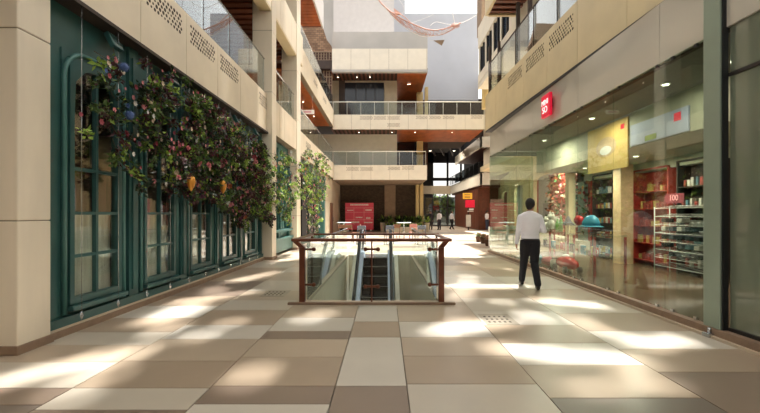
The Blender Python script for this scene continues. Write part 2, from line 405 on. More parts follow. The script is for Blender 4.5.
# ------------------------------------------------------------------ perforated fascias
def fascia(name, x, y0, y1, z0, z1, side, m, joints, perf, thick=.25, xa=None):
    """fascia running along Y; side=+1 faces +X; xa = x at y1 when slanted"""
    xa = x if xa is None else xa
    fx = lambda y: x+(xa-x)*(y-y0)/(y1-y0)
    b = MB(); js = [y0]+[j for j in joints if y0<j<y1]+[y1]
    for p, q in zip(js, js[1:]):
        p2, q2 = p+.006, q-.006
        b.prism([(fx(p2),p2,z0),(fx(q2),q2,z0),(fx(q2),q2,z1),(fx(p2),p2,z1)],(-side*.03,0,0))
    o = b.build(name, m); struct(o)
    c = MB(); c.prism([(fx(y0)-side*.02,y0+.001,z0+.01),(fx(y1)-side*.02,y1-.001,z0+.01),(fx(y1)-side*.02,y1-.001,z1-.01),(fx(y0)-side*.02,y0+.001,z1-.01)],(-side*thick,0,0))
    c.build('backing','cladding_seam',o)
    if perf:
        h = MB(); rng = random.Random(5)
        for (pa,pb,za,zb) in perf:
            yy = pa
            row = 0
            zz = za
            while zz < zb:
                yy = pa+(.045 if row%2 else 0)
                while yy < pb:
                    r = rng.choice((.022,.03,.034))
                    X = fx(yy)
                    pts = [(X+side*.0005, yy+r*math.cos(w*math.pi/3+.5), zz+r*math.sin(w*math.pi/3+.5)) for w in range(6)]
                    h.prism(pts,(side*.0015,0,0)); yy += .09
                zz += .072; row += 1
        h.build('perforation','perforation',o)
    return o
J1 = [3.0+.0+1.28*i for i in range(9)]
perfL = [(J1[i]+.16,J1[i+1]-.16,4.66,4.96) for i in (1,2,3,6)]+[(J1[i]+.16,J1[i+1]-.16,4.66,4.96) for i in (4,)]
fascia('trim_1', -3.65, 2.0, 11.75, 3.95, 5.12, 1, 'cladding', J1, perfL)
MB().box(-3.95,-3.60,2.0,11.75,3.90,3.948).build('drip_edge','dark_brown',bpy.data.objects['trim_1'])
fascia('trim_2', -3.51, 11.96, 14.74, 3.97, 5.06, 1, 'cladding', [12.4+.6*i for i in range(4)], [])
fascia('trim_3', -3.64, 15.41, 26.4, 3.95, 5.0, 1, 'cladding', [15.4+1.3*i for i in range(9)], [(17.2,18.2,4.55,4.8),(20,21,4.55,4.8),(22.4,23.4,4.55,4.8)])
# L2 edge beams
fascia('trim_4', -3.51, 2.0, 15.9, 7.75, 8.95, 1, 'cladding', [2+1.5*i for i in range(10)], [])
fascia('trim_5', -3.64, 15.91, 26.4, 7.6, 8.75, 1, 'cladding', [16+1.3*i for i in range(9)], [(19,20,8.2,8.4),(22,23,8.2,8.4)])
b = MB(); b.box(-3.88,-3.52,2,15.85,7.70,7.76); struct(b.build('trim_6','cladding_gold'))
# slabs, soffits
def slats(name, x0,x1,y0,y1,z, pitch=.16, w=.09, m='wood_slat', back='wood_dark', along='X', t=.25):
    b = MB(); b.box(x0,x1,y0,y1,z+.06,z+t,0)
    if along == 'X':
        y = y0+.02
        while y+w < y1: b.box(x0,x1,y,y+w,z,z+.055,1); y += pitch
    else:
        x = x0+.02
        while x+w < x1: b.box(x,x+w,y0,y1,z,z+.055,1); x += pitch
    return struct(b.build(name,[back,m]))
struct(MB().box(-9,-3.92,2,26.4,4.2,5.0).build('floor_upper_left','cladding_seam'))
slats('ceiling_left', -9,-3.9,2,15.9,7.95,.34,.2)
slats('ceiling_left_far', -9,-3.66,15.92,26.3,7.62,.22,.19,'wood_orange','wood_dark')
slats('ceiling_left_top', -9,-3.42,8,20.2,11.5,.3,.26,'wood_orange','wood_dark')
struct(MB().box(-3.42,-3.34,8,20.25,11.5,12.9).build('trim_7','white_panel'))
struct(MB().box(-9,-5.05,15.4,28,5.0,7.6).build('wall_upper_left','beige_wall'))
b = MB(); b.box(-6.6,-6.4,2,15.4,5.0,7.95,0)
for yy in (5,8,11,14): b.box(-6.4,-6.36,yy,yy+1.9,5.05,7.3,1)
struct(b.build('wall_upper_left_near',['dark_brown','dark_void']))
struct(MB().box(-9,-6.6,8,20,8.2,11.5).build('wall_top_left','dark_brown'))
struct(MB().box(-5.3,-5.0,15.92,24,8.75,11.5).build('wall_top_left_far','beige_wall'))
# downlights in left soffits
for i,(x,y,z) in enumerate(((-4.5,17.5,7.6),(-4.5,20.5,7.6),(-4.5,23.5,7.6),(-4.3,12.4,7.94),(-4.8,8.8,7.94))):
    o = MB().lathe((0,0,0),[(.03,0),(.035,.01),(.03,.03)],10).build('ceiling_light','lit_white',loc=(x,y,z-.03))
    tag(o,'small round downlight in the wooden soffit of the left galleries','light fixture','downlights in the left soffits')
t = thing('exit_sign','pale rectangular exit sign hanging under the wooden soffit on the left','sign',(-4.3,19.0,7.15))
t.location = W(307.5,112,19.0); 
MB().box(-.34,.34,-.03,.03,-.1,.1).build('panel','exit_panel',t,bevel=.01)
MB().box(-.2,.2,-.036,-.031,-.04,.03).build('lettering','board_line',t)
MB().tube([(-.25,0,.1),(-.25,0,.95)],.008,6).build('rod','steel',t); MB().tube([(.25,0,.1),(.25,0,.95)],.008,6).build('rod','steel',t)

def railing(x0,y0,x1,y1,z0,h,label,n=8,glass='rail_glass',railm='steel',lab='glass railing',group=None,post=True,rr=.022):
    t = thing('glass_railing',label,'railing',(x0,y0,z0),0,group)
    d = Vector((x1-x0,y1-y0,0)); L = d.length; u = d.normalized(); nrm = Vector((-u.y,u.x,0))
    for i in range(n):
        a = u*(L*i/n+.02); b = u*(L*(i+1)/n-.02)
        p = [a-nrm*.006+Vector((0,0,.03)), b-nrm*.006+Vector((0,0,.03)), b-nrm*.006+Vector((0,0,h-.03)), a-nrm*.006+Vector((0,0,h-.03))]
        MB().prism(p, nrm*.012).build('glass_panel',glass,t)
    MB().tube([(0,0,h),tuple(d+Vector((0,0,h)))],rr,8).build('handrail',railm,t)
    if post:
        for i in range(n+1):
            c = u*(L*i/n); MB().tube([c+nrm*.03, c+nrm*.03+Vector((0,0,h))],.014,6).build('post',railm,t)
    return t
railing(-3.72,2.5,-3.72,11.45,5.12,1.08,'glass railing above the cream fascia of the near left gallery',7)
railing(-3.6,12.0,-3.6,14.7,5.06,1.08,'short glass railing between the two left pillars on the first gallery',4)
railing(-3.72,15.5,-3.72,26.3,5.0,1.05,'glass railing of the first left gallery beyond the pillars',8)
railing(-3.72,16.0,-3.72,26.3,8.75,1.0,'glass railing of the second left gallery beyond the pillars',8)

# hanging wires with diamond weights
wy = [4.44+.61*i for i in range(11)]
order = ['first','second','third','fourth','fifth','sixth','seventh','eighth','ninth','tenth','eleventh']
for i, y in enumerate(wy):
    t = thing('hanging_wire','thin beaded wire with a diamond weight, %s from the left on the teal front'%order[i],'wire',(-3.62,y,.16),0,'beaded wires on the teal shopfront')
    bd = MB(); bd.tube([(0,0,.08),(0,0,3.78)],.003,5)
    MB().rings([((0,0,0),.004,.004),((0,0,.05),.022,.03),((0,0,.10),.004,.004)],4,0,False).build('weight','steel',t)
    z = .3
    while z < 3.7: bd.ball((0,0,z),.007,n=6,k=4); z += .28+.07*((i*7)%3)
    bd.build('wire','steel',t)

# ------------------------------------------------------------------ flower garlands
def inpoly(p, poly):
    c = False; j = len(poly)-1
    for i in range(len(poly)):
        if (poly[i][1] > p[1]) != (poly[j][1] > p[1]) and p[0] < (poly[j][0]-poly[i][0])*(p[1]-poly[i][1])/(poly[j][1]-poly[i][1])+poly[i][0]: c = not c
        j = i
    return c
def leaf(b, c, d, up, L, w, mi):
    d = d.normalized(); s = d.cross(up)
    if s.length < .01: s = Vector((1,0,0))
    s = s.normalized(); n = s.cross(d)
    b.add([c, c+d*L*.45+s*w+n*L*.06, c+d*L+n*-.1*L, c+d*L*.45-s*w+n*L*.06], [(0,1,2),(0,2,3)], mi)
def rvec(rng): return Vector((rng.uniform(-1,1),rng.uniform(-1,1),rng.uniform(-1,1)))
def flower_mesh(name, m, s):
    b = MB()
    for ring,(n,rad,tilt,L) in enumerate(((6,.5,.25,1.0),(5,.32,.6,.8),(4,.15,.95,.6))):
        for k in range(n):
            a = 2*math.pi*k/n+ring*.4; out = Vector((0,math.cos(a),math.sin(a)))
            sd = Vector((0,-math.sin(a),math.cos(a))); ax = Vector((1,0,0))
            c = out*rad*s*.3; d = (out*math.cos(tilt*1.3)+ax*math.sin(tilt*1.3))*L*s
            p = [c, c+d*.5+sd*s*.42, c+d*.95+sd*s*.25+ax*.08*s, c+d+ax*.02, c+d*.95-sd*s*.25+ax*.08*s, c+d*.5-sd*s*.42]
            b.add(p, [(0,1,2,3),(0,3,4,5)], 0, True)
    b.ball((.3*s,0,0),.22*s,n=7,k=4)
    o = b.build(name, m); me = o.data; bpy.data.objects.remove(o); return me
FM = {}
for c in ('rose_pink','rose_deep','rose_cream','rose_orange','rose_plum','rose_blue','rose_white'): FM[c] = flower_mesh('flower_'+c, c, .06)
def garland(label, polypx, X0, n_leaf, palette, leafw, n_small, seed, depth=.16, denser=None, maxY=30):
    rng = random.Random(seed)
    poly = [(F*abs(X0)/(VX-a), CH+(VY-b)*(F*abs(X0)/(VX-a))/F) for a,b in polypx]
    ys = [p[0] for p in poly]; zs = [p[1] for p in poly]
    def samp():
        while True:
            a = rng.uniform(min(ys),max(ys)); c = rng.uniform(min(zs),max(zs))
            if inpoly((a,c),poly) and (denser is None or rng.random() < denser(a,c)): return a, c
    # clumps
    cl = [samp() for _ in range(int(n_leaf/28))]
    cy = sum(ys)/len(ys)
    t = thing('flower_garland', label, 'garland', (X0, cy, min(zs)))
    base = Vector((X0,cy,min(zs)))
    lb = MB(); stm = MB()
    for (a,c) in cl:
        cx = X0+rng.uniform(-depth*.4,depth); C = Vector((cx,a,c))-base
        mi = rng.choices(range(4), leafw)[0]
        dirn = Vector((rng.uniform(-.2,.6),rng.uniform(-1,1),rng.uniform(-1,.6))).normalized()
        end = C+dirn*rng.uniform(.12,.26)
        stm.tube([C-dirn*.12,C,end],.004,4)
        for k in range(28):
            f = rng.random(); p = C+(end-C)*f+rvec(rng)*.045
            L = rng.uniform(.05,.10); leaf(lb, p, rvec(rng)+dirn*.8, rvec(rng), L, L*rng.uniform(.2,.34), mi if rng.random()<.75 else rng.choices(range(4), leafw)[0])
    lb.build('foliage',['leaf_dark','leaf_mid','leaf_bright','leaf_maroon'],t,kind='stuff')
    stm.build('stems','stem_brown',t,kind='stuff')
    names = list(palette); wts = [palette[k] for k in names]
    for i in range(100):
        a, c = samp(); me = FM[rng.choices(names,wts)[0]]
        o = bpy.data.objects.new('flower', me); COL.objects.link(o); o.parent = t
        o.location = Vector((X0+depth*rng.uniform(.5,1.15),a,c))-base; s = rng.uniform(.5,1.1); o.scale = (s,s,s)
        o.rotation_euler = (rng.uniform(0,6), rng.uniform(-.5,.6), rng.uniform(-1.1,.5))
    sm = MB()
    for i in range(n_small):
        a, c = samp(); C = Vector((X0+depth*rng.uniform(.0,1.0),a,c))-base; s = rng.uniform(.02,.04); mi = rng.choices(range(len(names)),wts)[0]
        for k in range(6):
            w = k*math.pi/3; out = Vector((.35,math.cos(w),math.sin(w))); sd = Vector((0,-math.sin(w),math.cos(w)))
            sm.add([C,C+out*s*.6+sd*s*.5,C+out*s*1.1,C+out*s*.6-sd*s*.5],[(0,1,2,3)],mi,True)
    sm.build('small_flowers',names,t,kind='stuff')
    return t
pA = [(70,84),(78,56),(90,52),(104,56),(122,58),(140,58),(158,66),(174,74),(190,88),(208,104),(226,118),(246,134),(260,146),(262,168),(270,200),(268,222),(250,214),(238,228),(226,212),(205,196),(190,200),(176,186),(160,184),(144,176),(138,198),(132,190),(128,164),(116,150),(108,138),(104,122),(96,112),(94,124),(96,140),(82,148),(68,134),(72,112),(92,92),(84,80)]
from mathutils import noise
def dens(a, c):
    n = noise.noise(Vector((a*1.5,c*1.5,3.1)))+.5*noise.noise(Vector((a*4,c*4,7)))
    base = .35 if a < 5.4 else (.7 if a < 6.2 else 1)
    return base*max(0.03,min(1,.62+n*1.5))
garland('long dense garland of pink, plum and blue flowers hung across the near teal shopfront', pA, -3.56, 21000, dict(rose_pink=5,rose_deep=5,rose_cream=3,rose_orange=1,rose_plum=5,rose_blue=.3,rose_white=2), (5,4.5,2,4), 1100, 3, .17, dens)
pB = [(262,176),(266,160),(276,150),(288,152),(294,162),(302,152),(314,150),(325,160),(326,176),(320,190),(318,206),(314,236),(304,236),(303,214),(298,190),(292,184),(288,205),(286,222),(279,220),(276,208),(264,206),(260,190)]
garland('bright green flowering garland hung around the pillars at the far left', pB, -3.42, 9000, dict(rose_cream=5,rose_orange=2,rose_pink=3,rose_plum=2,rose_white=2), (2,5,5,1.5), 900, 8, .3, lambda a,c: max(.15,min(1,.7+1.3*noise.noise(Vector((a*1.2,c*2,1))))))
for i,(px,py) in enumerate(((191,182),(223,186))):
    Y = F*3.36/(VX-px)
    t = thing('gold_ornament','golden pointed ornament tucked in the flowers, %s of the two'%('left' if i==0 else 'right'),'ornament',(-3.36,Y,CH+(VY-py)*Y/F))
    MB().rings([((0,0,-.16),.01,.01),((0,0,-.08),.05,.05),((0,0,.0),.075,.08),((0,0,.08),.06,.065),((0,0,.12),.02,.02)],12).build('body','gold_orn',t)
    MB().tube([(0,0,.11),(-.05,0,.2),(-.2,0,.24)],.006,6).build('hook','stem_brown',t)
# blue mop heads at upper left
for i,(px,py,l) in enumerate(((124,67,'blue hydrangea head at the top left of the near garland'),(130,115,'blue hydrangea head halfway down the near garland'))):
    Y = F*3.36/(VX-px); rng = random.Random(i)
    t = thing('hydrangea', l, 'flower', (-3.36,Y,CH+(VY-py)*Y/F))
    b = MB()
    for k in range(60):
        d = rvec(rng).normalized(); p = d*.06
        for q in range(4):
            w = q*math.pi/2; a = d.orthogonal().normalized(); c = d.cross(a); out = a*math.cos(w)+c*math.sin(w)
            b.add([p,p+out*.014+d*.004,p+(out+a*.4)*.02],[(0,1,2)],0)
    b.ball((0,0,0),.052,n=8,k=6); b.build('petals','rose_blue',t); MB().tube([(0,0,0),(-.1,0,-.08),(-.22,0,-.1)],.006,6).build('stem','stem_brown',t)

# ------------------------------------------------------------------ escalator opening
b = MB()
b.box(PX0-.25,PX0,PY0,PY1,-4.2,-.033); b.box(PX1,PX1+.25,PY0,PY1,-4.2,-.033); b.box(PX0-.25,PX1+.25,PY0-.25,PY0,-4.2,-.033)
b.box(PX0-.25,PX1+.25,PY1,PY1+.25,-4.2,-.033); b.box(PX0,PX1,PY0,PY1,-4.3,-4.2)
struct(b.build('wall_pit','pit_wall'))
b = MB(); c_ = .11
b.box(PX0-c_,PX1+c_,PY0-c_,PY0,.001,.03); b.box(PX0-c_,PX0,PY0,PY1,.001,.03); b.box(PX1,PX1+c_,PY0,PY1,.001,.03)
struct(b.build('trim_8','plinth_cream',bevel=.004))
b = MB(); b.box(-1.52,1.1,5.80,5.868,.001,.035); o = tag(b.build('kerb_strip','plinth_brown'),'brown metal strip on the floor in front of the escalator guard rail','strip')
# guard rail
t = thing('guard_rail','brown metal and glass guard rail around the near end of the escalator opening','railing',(-.21,5.9,0.03))
GX0,GX1,GY0,GY1,GH = -1.11,1.10,5.93,7.3,.995
def gr(name,m,fn,**k): 
    b = MB(); fn(b); return b.build(name,m,t,**k)
for s in (-1,1):
    gr('post','rail_brown',lambda b: (b.box(s*1.10-.045,s*1.10+.045,-.04,.04,0,.86), b.prism([(s*1.10-.045,-.04,.86),(s*1.10+.045,-.04,.86),(s*1.2+.03,-.04,.965),(s*1.2-.06,-.04,.965)][::s],(0,.08,0))),bevel=.006)
    gr('side_rail','rail_brown',lambda b: b.box(s*1.22-.045,s*1.22+.045,-.02,1.42,.965,1.0),bevel=.012)
    gr('side_glass','rail_glass',lambda b: b.box(s*1.03-.006,s*1.03+.006,.05,1.35,.03,.93))
    for zz in (.83,.27):
        gr('clamp','rail_brown',lambda b: (b.tube([(s*1.08,0,zz),(s*.92,0,zz)],.018,8), b.ball((s*.92,0,zz),.035)))
gr('handrail','rail_brown',lambda b: b.box(-1.265,1.265,-.06,.035,.955,1.003),bevel=.012)
gr('rear_rail','rail_brown',lambda b: b.box(-1.265,1.265,1.36,1.44,.975,1.01),bevel=.01)
gr('post','rail_brown',lambda b: b.box(-.012,.012,-.02,.02,0,.965))
for zz in (.83,.24):
    gr('clamp','rail_brown',lambda b: (b.tube([(-.1,0,zz),(.1,0,zz)],.018,8), b.ball((-.1,0,zz),.034), b.ball((.1,0,zz),.034)))
gr('glass_panel','rail_glass',lambda b: b.box(-1.03,-.03,-.006,.006,.03,.93)); gr('glass_panel','rail_glass',lambda b: b.box(.03,1.03,-.006,.006,.03,.93))
for s in (-1,1): gr('rear_post','rail_brown',lambda b: b.box(s*1.22-.02,s*1.22+.02,1.38,1.42,-.03,.98))
for nm, xx, yb in (('left',PX0-.055,12.7),('right',PX1+.055,12.7)):
    railing(xx,7.45,xx,yb,.03,.9,'clear glass balustrade along the %s side of the escalator opening'%nm,4,'rail_glass','brushed',post=False,rr=.014)
# escalator
EX, EW, ETOP, SL = -.30, .38, 12.0, .577
t = thing('escalator','dark-stepped escalator descending toward the viewer between metal balustrades','escalator',(EX,ETOP,0))
MB().box(-.75,.75,0,1.1,-.06,.012).build('landing_plate','steel',t)
for i in range(16):
    y = -.4*i; z = -.4*SL*i
    s_ = MB(); s_.box(-EW,EW,y-.4,y,z-.231-.02,z-.231); s_.box(-EW,EW,y-.015,y,z-.231,z-.0,0)
    o = s_.build('step','step_metal',t)
    MB().box(-EW,EW,y-.4,y-.36,z-.231,z-.226).build('step_edge','step_edge',o)
for s in (-1,1):
    pa = Vector((0,1.05,0)); 
    sk = MB(); sk.prism([(s*EW+s*.005,.9,-.1),(s*EW+s*.005,0,-.1),(s*EW+s*.005,-6.2,-6.2*SL-.1),(s*EW+s*.005,-6.2,-6.2*SL+.18),(s*EW+s*.005,0,.18),(s*EW+s*.005,.9,.18)],(s*.17,0,0)); sk.build('skirt','brushed',t)
    gp = MB(); gp.prism([(s*.47,.9,.18),(s*.47,0,.18),(s*.47,-6.2,-6.2*SL+.18),(s*.47,-6.2,-6.2*SL+.85),(s*.47,0,.85),(s*.47,.8,.85)],(s*.012,0,0)); gp.build('balustrade_glass','rail_glass',t)
    x = s*.476
    path = [(x,-6.2,-6.2*SL+.9),(x,-.3,-.3*SL+.91),(x,0,.90),(x,.75,.90)]+[(x,.75+.33*math.sin(a),.57+.33*math.cos(a)) for a in [math.pi*k/8 for k in range(1,9)]]+[(x,.5,.24)]
    MB().tube(path,[(.04,.022)]*len(path),8).build('handrail','rubber_black',t)
    MB().tube([(q[0],q[1],q[2]-.035) for q in path[:4]],[(.055,.02)]*4,8).build('handrail_guide','brushed',t)
    MB().prism([(s*.59,.9,-.4),(s*.59,-6.2,-6.2*SL-.4),(s*.59,-6.2,-6.2*SL+.1),(s*.59,0,.1),(s*.59,.9,.1)],(s*.12,0,0)).build('side_cladding','pit_wall',t)

# ------------------------------------------------------------------ back building
YB = 26.5
def backfascia(name, xa, xb, z0, z1, perfs, y=YB, m='cream_wall', step=1.35, th=.4):
    b = MB(); x = xa
    while x < xb-.01:
        x2 = min(x+step, xb); b.box(x+.008,x2-.008,y,y+.05,z0,z1); x = x2
    o = struct(b.build(name,m)); MB().box(xa+.01,xb-.01,y+.02,y+th,z0+.02,z1-.02).build('backing','cladding_seam',o)
    h = MB()
    for (pa,pb,za,zb) in perfs:
        zz = za; r_ = 0
        while zz < zb:
            xx = pa+(.05 if r_%2 else 0)
            while xx < pb:
                h.box(xx,xx+.055,y-.004,y,zz,zz+.05); xx += .1
            zz += .085; r_ += 1
    if perfs: h.build('perforation','cladding_seam',o)
    return o
def px2x(px, y=YB): return (px-VX)*y/F
def py2z(py, y=YB): return CH+(VY-py)*y/F
cuts = lambda L, y=YB: [(px2x(a,y),px2x(b,y),py2z(d,y),py2z(c,y)) for a,b,c,d in L]
backfascia('trim_9', px2x(333), px2x(427), 3.86, 4.9, cuts([(346.5,358,167,170.5),(360.5,372,167,170.5),(388,399.5,166.5,170),(402,413.5,166,169.5)]))
backfascia('trim_10', px2x(332.5), px2x(485), 7.46, 8.5, cuts([(360,372,116,119.5),(374,385.5,116,119.5),(387.5,399,116,119.5),(387.5,399,123,126.5),(416,427,116,119),(429.5,440.5,116,119),(443,454,116,119),(471,482,115.5,118.5)]))
backfascia('trim_11', px2x(332), px2x(427.5), 11.72, 13.2, [])
struct(MB().box(px2x(332),px2x(427.5),YB-.03,YB+.3,11.55,11.7).build('trim_12','grey_concrete'))
struct(MB().box(px2x(332,28),px2x(427.5,28),28,29,13.0,py2z(31.8,28)).build('wall_back_band','grey_concrete'))
struct(MB().box(px2x(333.5,30),px2x(394,30),30,30.6,13,24).build('wall_back_upper','white_panel'))
struct(MB().box(px2x(316,31),px2x(333.5,31),31,32,9,26).build('wall_back_side','grey_concrete'))
struct(MB().box(px2x(390,34),px2x(478.5,34),34,35,11.8,py2z(13.5,34)).build('wall_back_grey','grey_blue'))
struct(MB().box(px2x(394,33.4),px2x(405,33.4),33.4,33.9,13,24).build('wall_back_strip','grey_blue'))
# floor slabs behind the fascias
struct(MB().box(-9,px2x(427),YB+.4,36,4.1,4.85).build('floor_back_first','dark_brown'))
struct(MB().box(-9,px2x(486),YB+.4,36,7.75,8.4).build('floor_back_second','dark_brown'))
struct(MB().box(-9,px2x(427.5),YB+.3,36,11.9,12.5).build('floor_back_third','dark_brown'))
slats('ceiling_back_first', -4.0,px2x(427),YB+.06,33,3.86,.3,.16,'stone_brown','dark_brown')
slats('ceiling_back_second', -3.9,px2x(397,28),YB+.06,28.4,7.5,.3,.12,'wood_slat','dark_brown','Y')
slats('ceiling_back_second_right', px2x(397,28),px2x(485),YB+.06,31.5,7.5,.3,.28,'wood_orange','wood_dark')
slats('ceiling_back_third', -3.9,px2x(397,28),YB+.06,28.4,11.58,.3,.12,'wood_slat','dark_brown','Y')
slats('ceiling_back_third_right', px2x(397,28),px2x(427,27),YB+.06,33.5,11.58,.3,.28,'wood_orange','wood_dark')
# back walls per storey
YW = 28.4
b = MB(); b.box(-9,px2x(397,YW),YW,YW+.4,8.5,11.6); b.box(px2x(385,YW),px2x(397,YW),YW-.12,YW,8.5,11.55); b.box(px2x(330,YW),px2x(339,YW),YW-.12,YW,8.5,11.55)
struct(b.build('wall_back_third','stone_beige'))
b = MB(); b.box(px2x(345,YW),px2x(384,YW),YW-.06,YW-.02,8.55,py2z(83,YW),0); b.box(px2x(339,YW),px2x(345,YW),YW-.06,YW-.02,8.55,py2z(80,YW),2); 
for px in (356,366,375): b.box(px2x(px,YW)-.03,px2x(px,YW)+.03,YW-.1,YW-.05,8.55,py2z(85,YW),1)
struct(b.build('window_20',['dark_pane','dark_line','dark_brown']))
struct(MB().box(-9,px2x(397,YW),YW,YW+.4,4.85,7.5).build('wall_back_second','cream_wall'))
struct(MB().box(px2x(397,33),px2x(428,33),33.2,33.6,4.85,11.6).build('wall_back_deep','wood_dark'))
b = MB(); b.box(px2x(417,31),px2x(423,31),31,31.5,0,11.6); b.box(px2x(424.5,30),px2x(427.5,30),29.5,30,8.5,11.5); struct(b.build('trim_13','pillar_gold'))
struct(MB().box(px2x(428,34),px2x(500,34),34.2,34.5,8.4,12.0).build('wall_back_dark','dark_brown'))
YG = 31.6
struct(MB().box(-9,px2x(416,YG),YG,YG+.4,0,3.9).build('wall_back','brick_dark'))
pillar(px2x(384.5,YG),px2x(395.5,YG),YG-.35,YG,3.85,'brown stone pillar in the dark brick wall beside the red promotion board','stone_brown',(1.0,2.0,3.0),False)
pillar(px2x(415.5,31),px2x(418.5,31),30.7,31.0,3.85,'slim golden pillar, left of the pair beside the glass entrance','pillar_gold',(),False)
pillar(px2x(419.5,31),px2x(423,31),30.7,31.0,3.85,'slim golden pillar, right of the pair beside the glass entrance','pillar_gold',(),False)
struct(MB().box(-4.0,px2x(337,YG),YG-.5,YG-.05,0,3.85).build('wall_back_left','beige_wall'))
# old brick block with lattice at upper left of the back building
struct(MB().prism([(px2x(300,27.5),27.5,8.7),(px2x(331,27.5),27.5,8.7),(px2x(331.5,27.5),27.5,py2z(46,27.5)),(px2x(327,27.5),27.5,py2z(40,27.5)),(px2x(323,27.5),27.5,py2z(28,27.5)),(px2x(321,27.5),27.5,py2z(20,27.5)),(px2x(300,27.5),27.5,py2z(20,27.5))],(0,.5,0)).build('wall_back_old','brick_old'))
t = thing('lattice_screen','dark carved wooden lattice screen on the upper left of the back building','screen',(px2x(322,27.2),27.2,8.41))
b = MB(); rng = random.Random(4)
w0, w1, h1 = px2x(313,27.2)-px2x(322,27.2), px2x(332,27.2)-px2x(322,27.2), py2z(52,27.2)-8.41
n = 7
for i in range(n+1):
    x = w0+(w1-w0)*i/n; b.box(x-.03,x+.03,-.05,.05,0,h1-.0)
for j in range(9):
    z = h1*j/8; b.box(w0,w1,-.04,.04,z-.03,z+.03)
    if j < 8:
        for i in range(n):
            x = w0+(w1-w0)*(i+.5)/n; 
            if rng.random() < .6: b.tube([(x+.11*math.cos(a),0,z+h1/16+.11*math.sin(a)) for a in [k*math.pi/5 for k in range(11)]],.018,4)
b.build('lattice','stone_brown',t); MB().box(w0,w1,.1,.16,0,h1).build('backing','wood_dark',t)
# railings on back
def brail(xa,xb,z,h,label,n,y=YB+.15,m='pale_ceramic'): return railing(xa,y,xb,y,z,h,label,n,'rail_glass',m,rr=.035)
brail(px2x(333),px2x(426),4.9,1.0,'glass railing of the lowest balcony across the back',7)
brail(px2x(333),px2x(485),8.5,.95,'long glass railing of the middle balcony across the back',11)
for i,(x,y,z) in enumerate([(px2x(a,27.5),27.5,11.55) for a in (338,357,370)]+[(px2x(a,27.5),27.5,7.46) for a in (359,392,415,452)]+[(px2x(a,29),29,11.55) for a in (408,410)]):
    tag(MB().lathe((0,0,0),[(.03,0),(.04,.01),(.03,.03)],10).build('ceiling_light','lit_white',loc=(x,y,z-.03)),'small bright downlight under the back balconies','light fixture','downlights under the back balconies')

# deep building at right back
b = MB()
def recede(name, x, ya, yb, za, zb, xr, m='cream_wall'):
    b = MB(); b.box(x,x+.15,ya,yb,za,zb); b.box(x,xr,ya,ya+.12,za,zb)
    return struct(b.build(name,m))
recede('trim_14',8.1,31.6,46,3.9,4.9,8.95); recede('trim_15',8.1,31.6,43,7.1,8.0,8.95)
struct(MB().box(2.8,8.2,46,46.2,3.9,4.9).build('trim_16','stone_beige'))
struct(MB().box(8.26,17,31.75,46,4.0,4.4).build('floor_right_back','wood_dark')); struct(MB().box(8.26,17,31.75,43,7.2,7.6).build('floor_right_back_second','wood_dark'))
slats('ceiling_right_back',8.26,13,31.75,46,3.7,.5,.4,'wood_slat','wood_dark')
struct(MB().box(2.8,8.3,31.9,50,9.6,9.9).build('ceiling_deep','dark_void'))
b = MB(); b.box(2.6,2.8,31.9,50,0,9.6); b.box(10.6,10.8,31.8,50,4.4,14)
b.box(2.8,17,50,50.3,8.3,14); b.box(2.8,6.5,50,50.3,0,9.6); b.box(12.5,17,50,50.3,0,9.6); b.box(6.5,12.5,50,50.3,5.9,6.3)
for x in (8.3,10.1): b.box(x,x+.25,50,50.2,0,9.6)
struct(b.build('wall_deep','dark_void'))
for i in range(4):
    o = MB().box(-.06,.06,-7,7,-.15,.15).build('ceiling_beam','dark_brown',loc=(4.6+i*1.1,40,8.9),rot=(0,0,-.25)); tag(o,'dark ceiling beam in the deep hall at the right back','beam','dark beams in the deep hall')
railing(8.0,31.8,8.0,45.8,4.9,1.0,'dark glass railing along the receding gallery at the right back',8,'dark_glass','rubber_black')
# ground wood panel wall and glass entrance
b = MB(); x0 = 8.1
struct(MB().box(8.3,8.5,33,43.9,0,3.7).build('wall_right_back','wood_dark'))
pn = MB()
for k in range(18): pn.box(8.24,8.3,33.05+k*.6,33.55+k*.6,.05,3.65)
pn.build('panelling','wood_slat',bpy.data.objects['wall_right_back'])
struct(MB().box(8.3,12,32.9,33.0,0,3.7).build('wall_right_back_return','wood_slat'))
t = thing('entrance','glazed entrance with tall dark frames at the far back right','doors',(5.6,44,0))
f = MB()
for x in [-2.7+.9*i for i in range(7)]: f.box(x-.04,x+.04,-.06,.06,0,3.7)
f.box(-2.7,2.7,-.06,.06,3.3,3.4); f.box(-2.7,2.7,-.06,.06,0,.12); f.box(-2.7,2.7,-.06,.06,2.15,2.22)
f.build('frame','rubber_black',t)
for i in range(6): MB().box(-2.64+.9*i,-1.86+.9*i,-.01,.01,.12,3.3).build('glass_panel','dark_glass',t)
struct(MB().box(-20,40,62,62.5,-.2,1.2).build('wall_far_garden','cream_wall'))
for ti,(tx,ty,tl) in enumerate(((7.2,56,'green street tree seen through the middle of the far glazed entrance'),(9.6,58,'green street tree at the right edge of the far glazed entrance'),(5.0,57,'green street tree at the left edge of the far glazed entrance'))):
    t = thing('tree',tl,'tree',(tx,ty,0),0,'trees outside the entrance')
    rng = random.Random(9+ti); lb = MB()
    for k in range(1100):
        d = rvec(rng)
        if d.length > 1: continue
        leaf(lb, Vector((d.x*1.3,d.y*1.2,2.7+d.z*1.9)), rvec(rng), rvec(rng), .4, .14, rng.randrange(3))
    lb.build('foliage',['leaf_mid','leaf_bright','leaf_dark'],t,kind='stuff'); MB().tube([(0,0,0),(.05,0,1.2),(0,.1,3)],[.12,.09,.05],8).build('trunk','stem_brown',t)
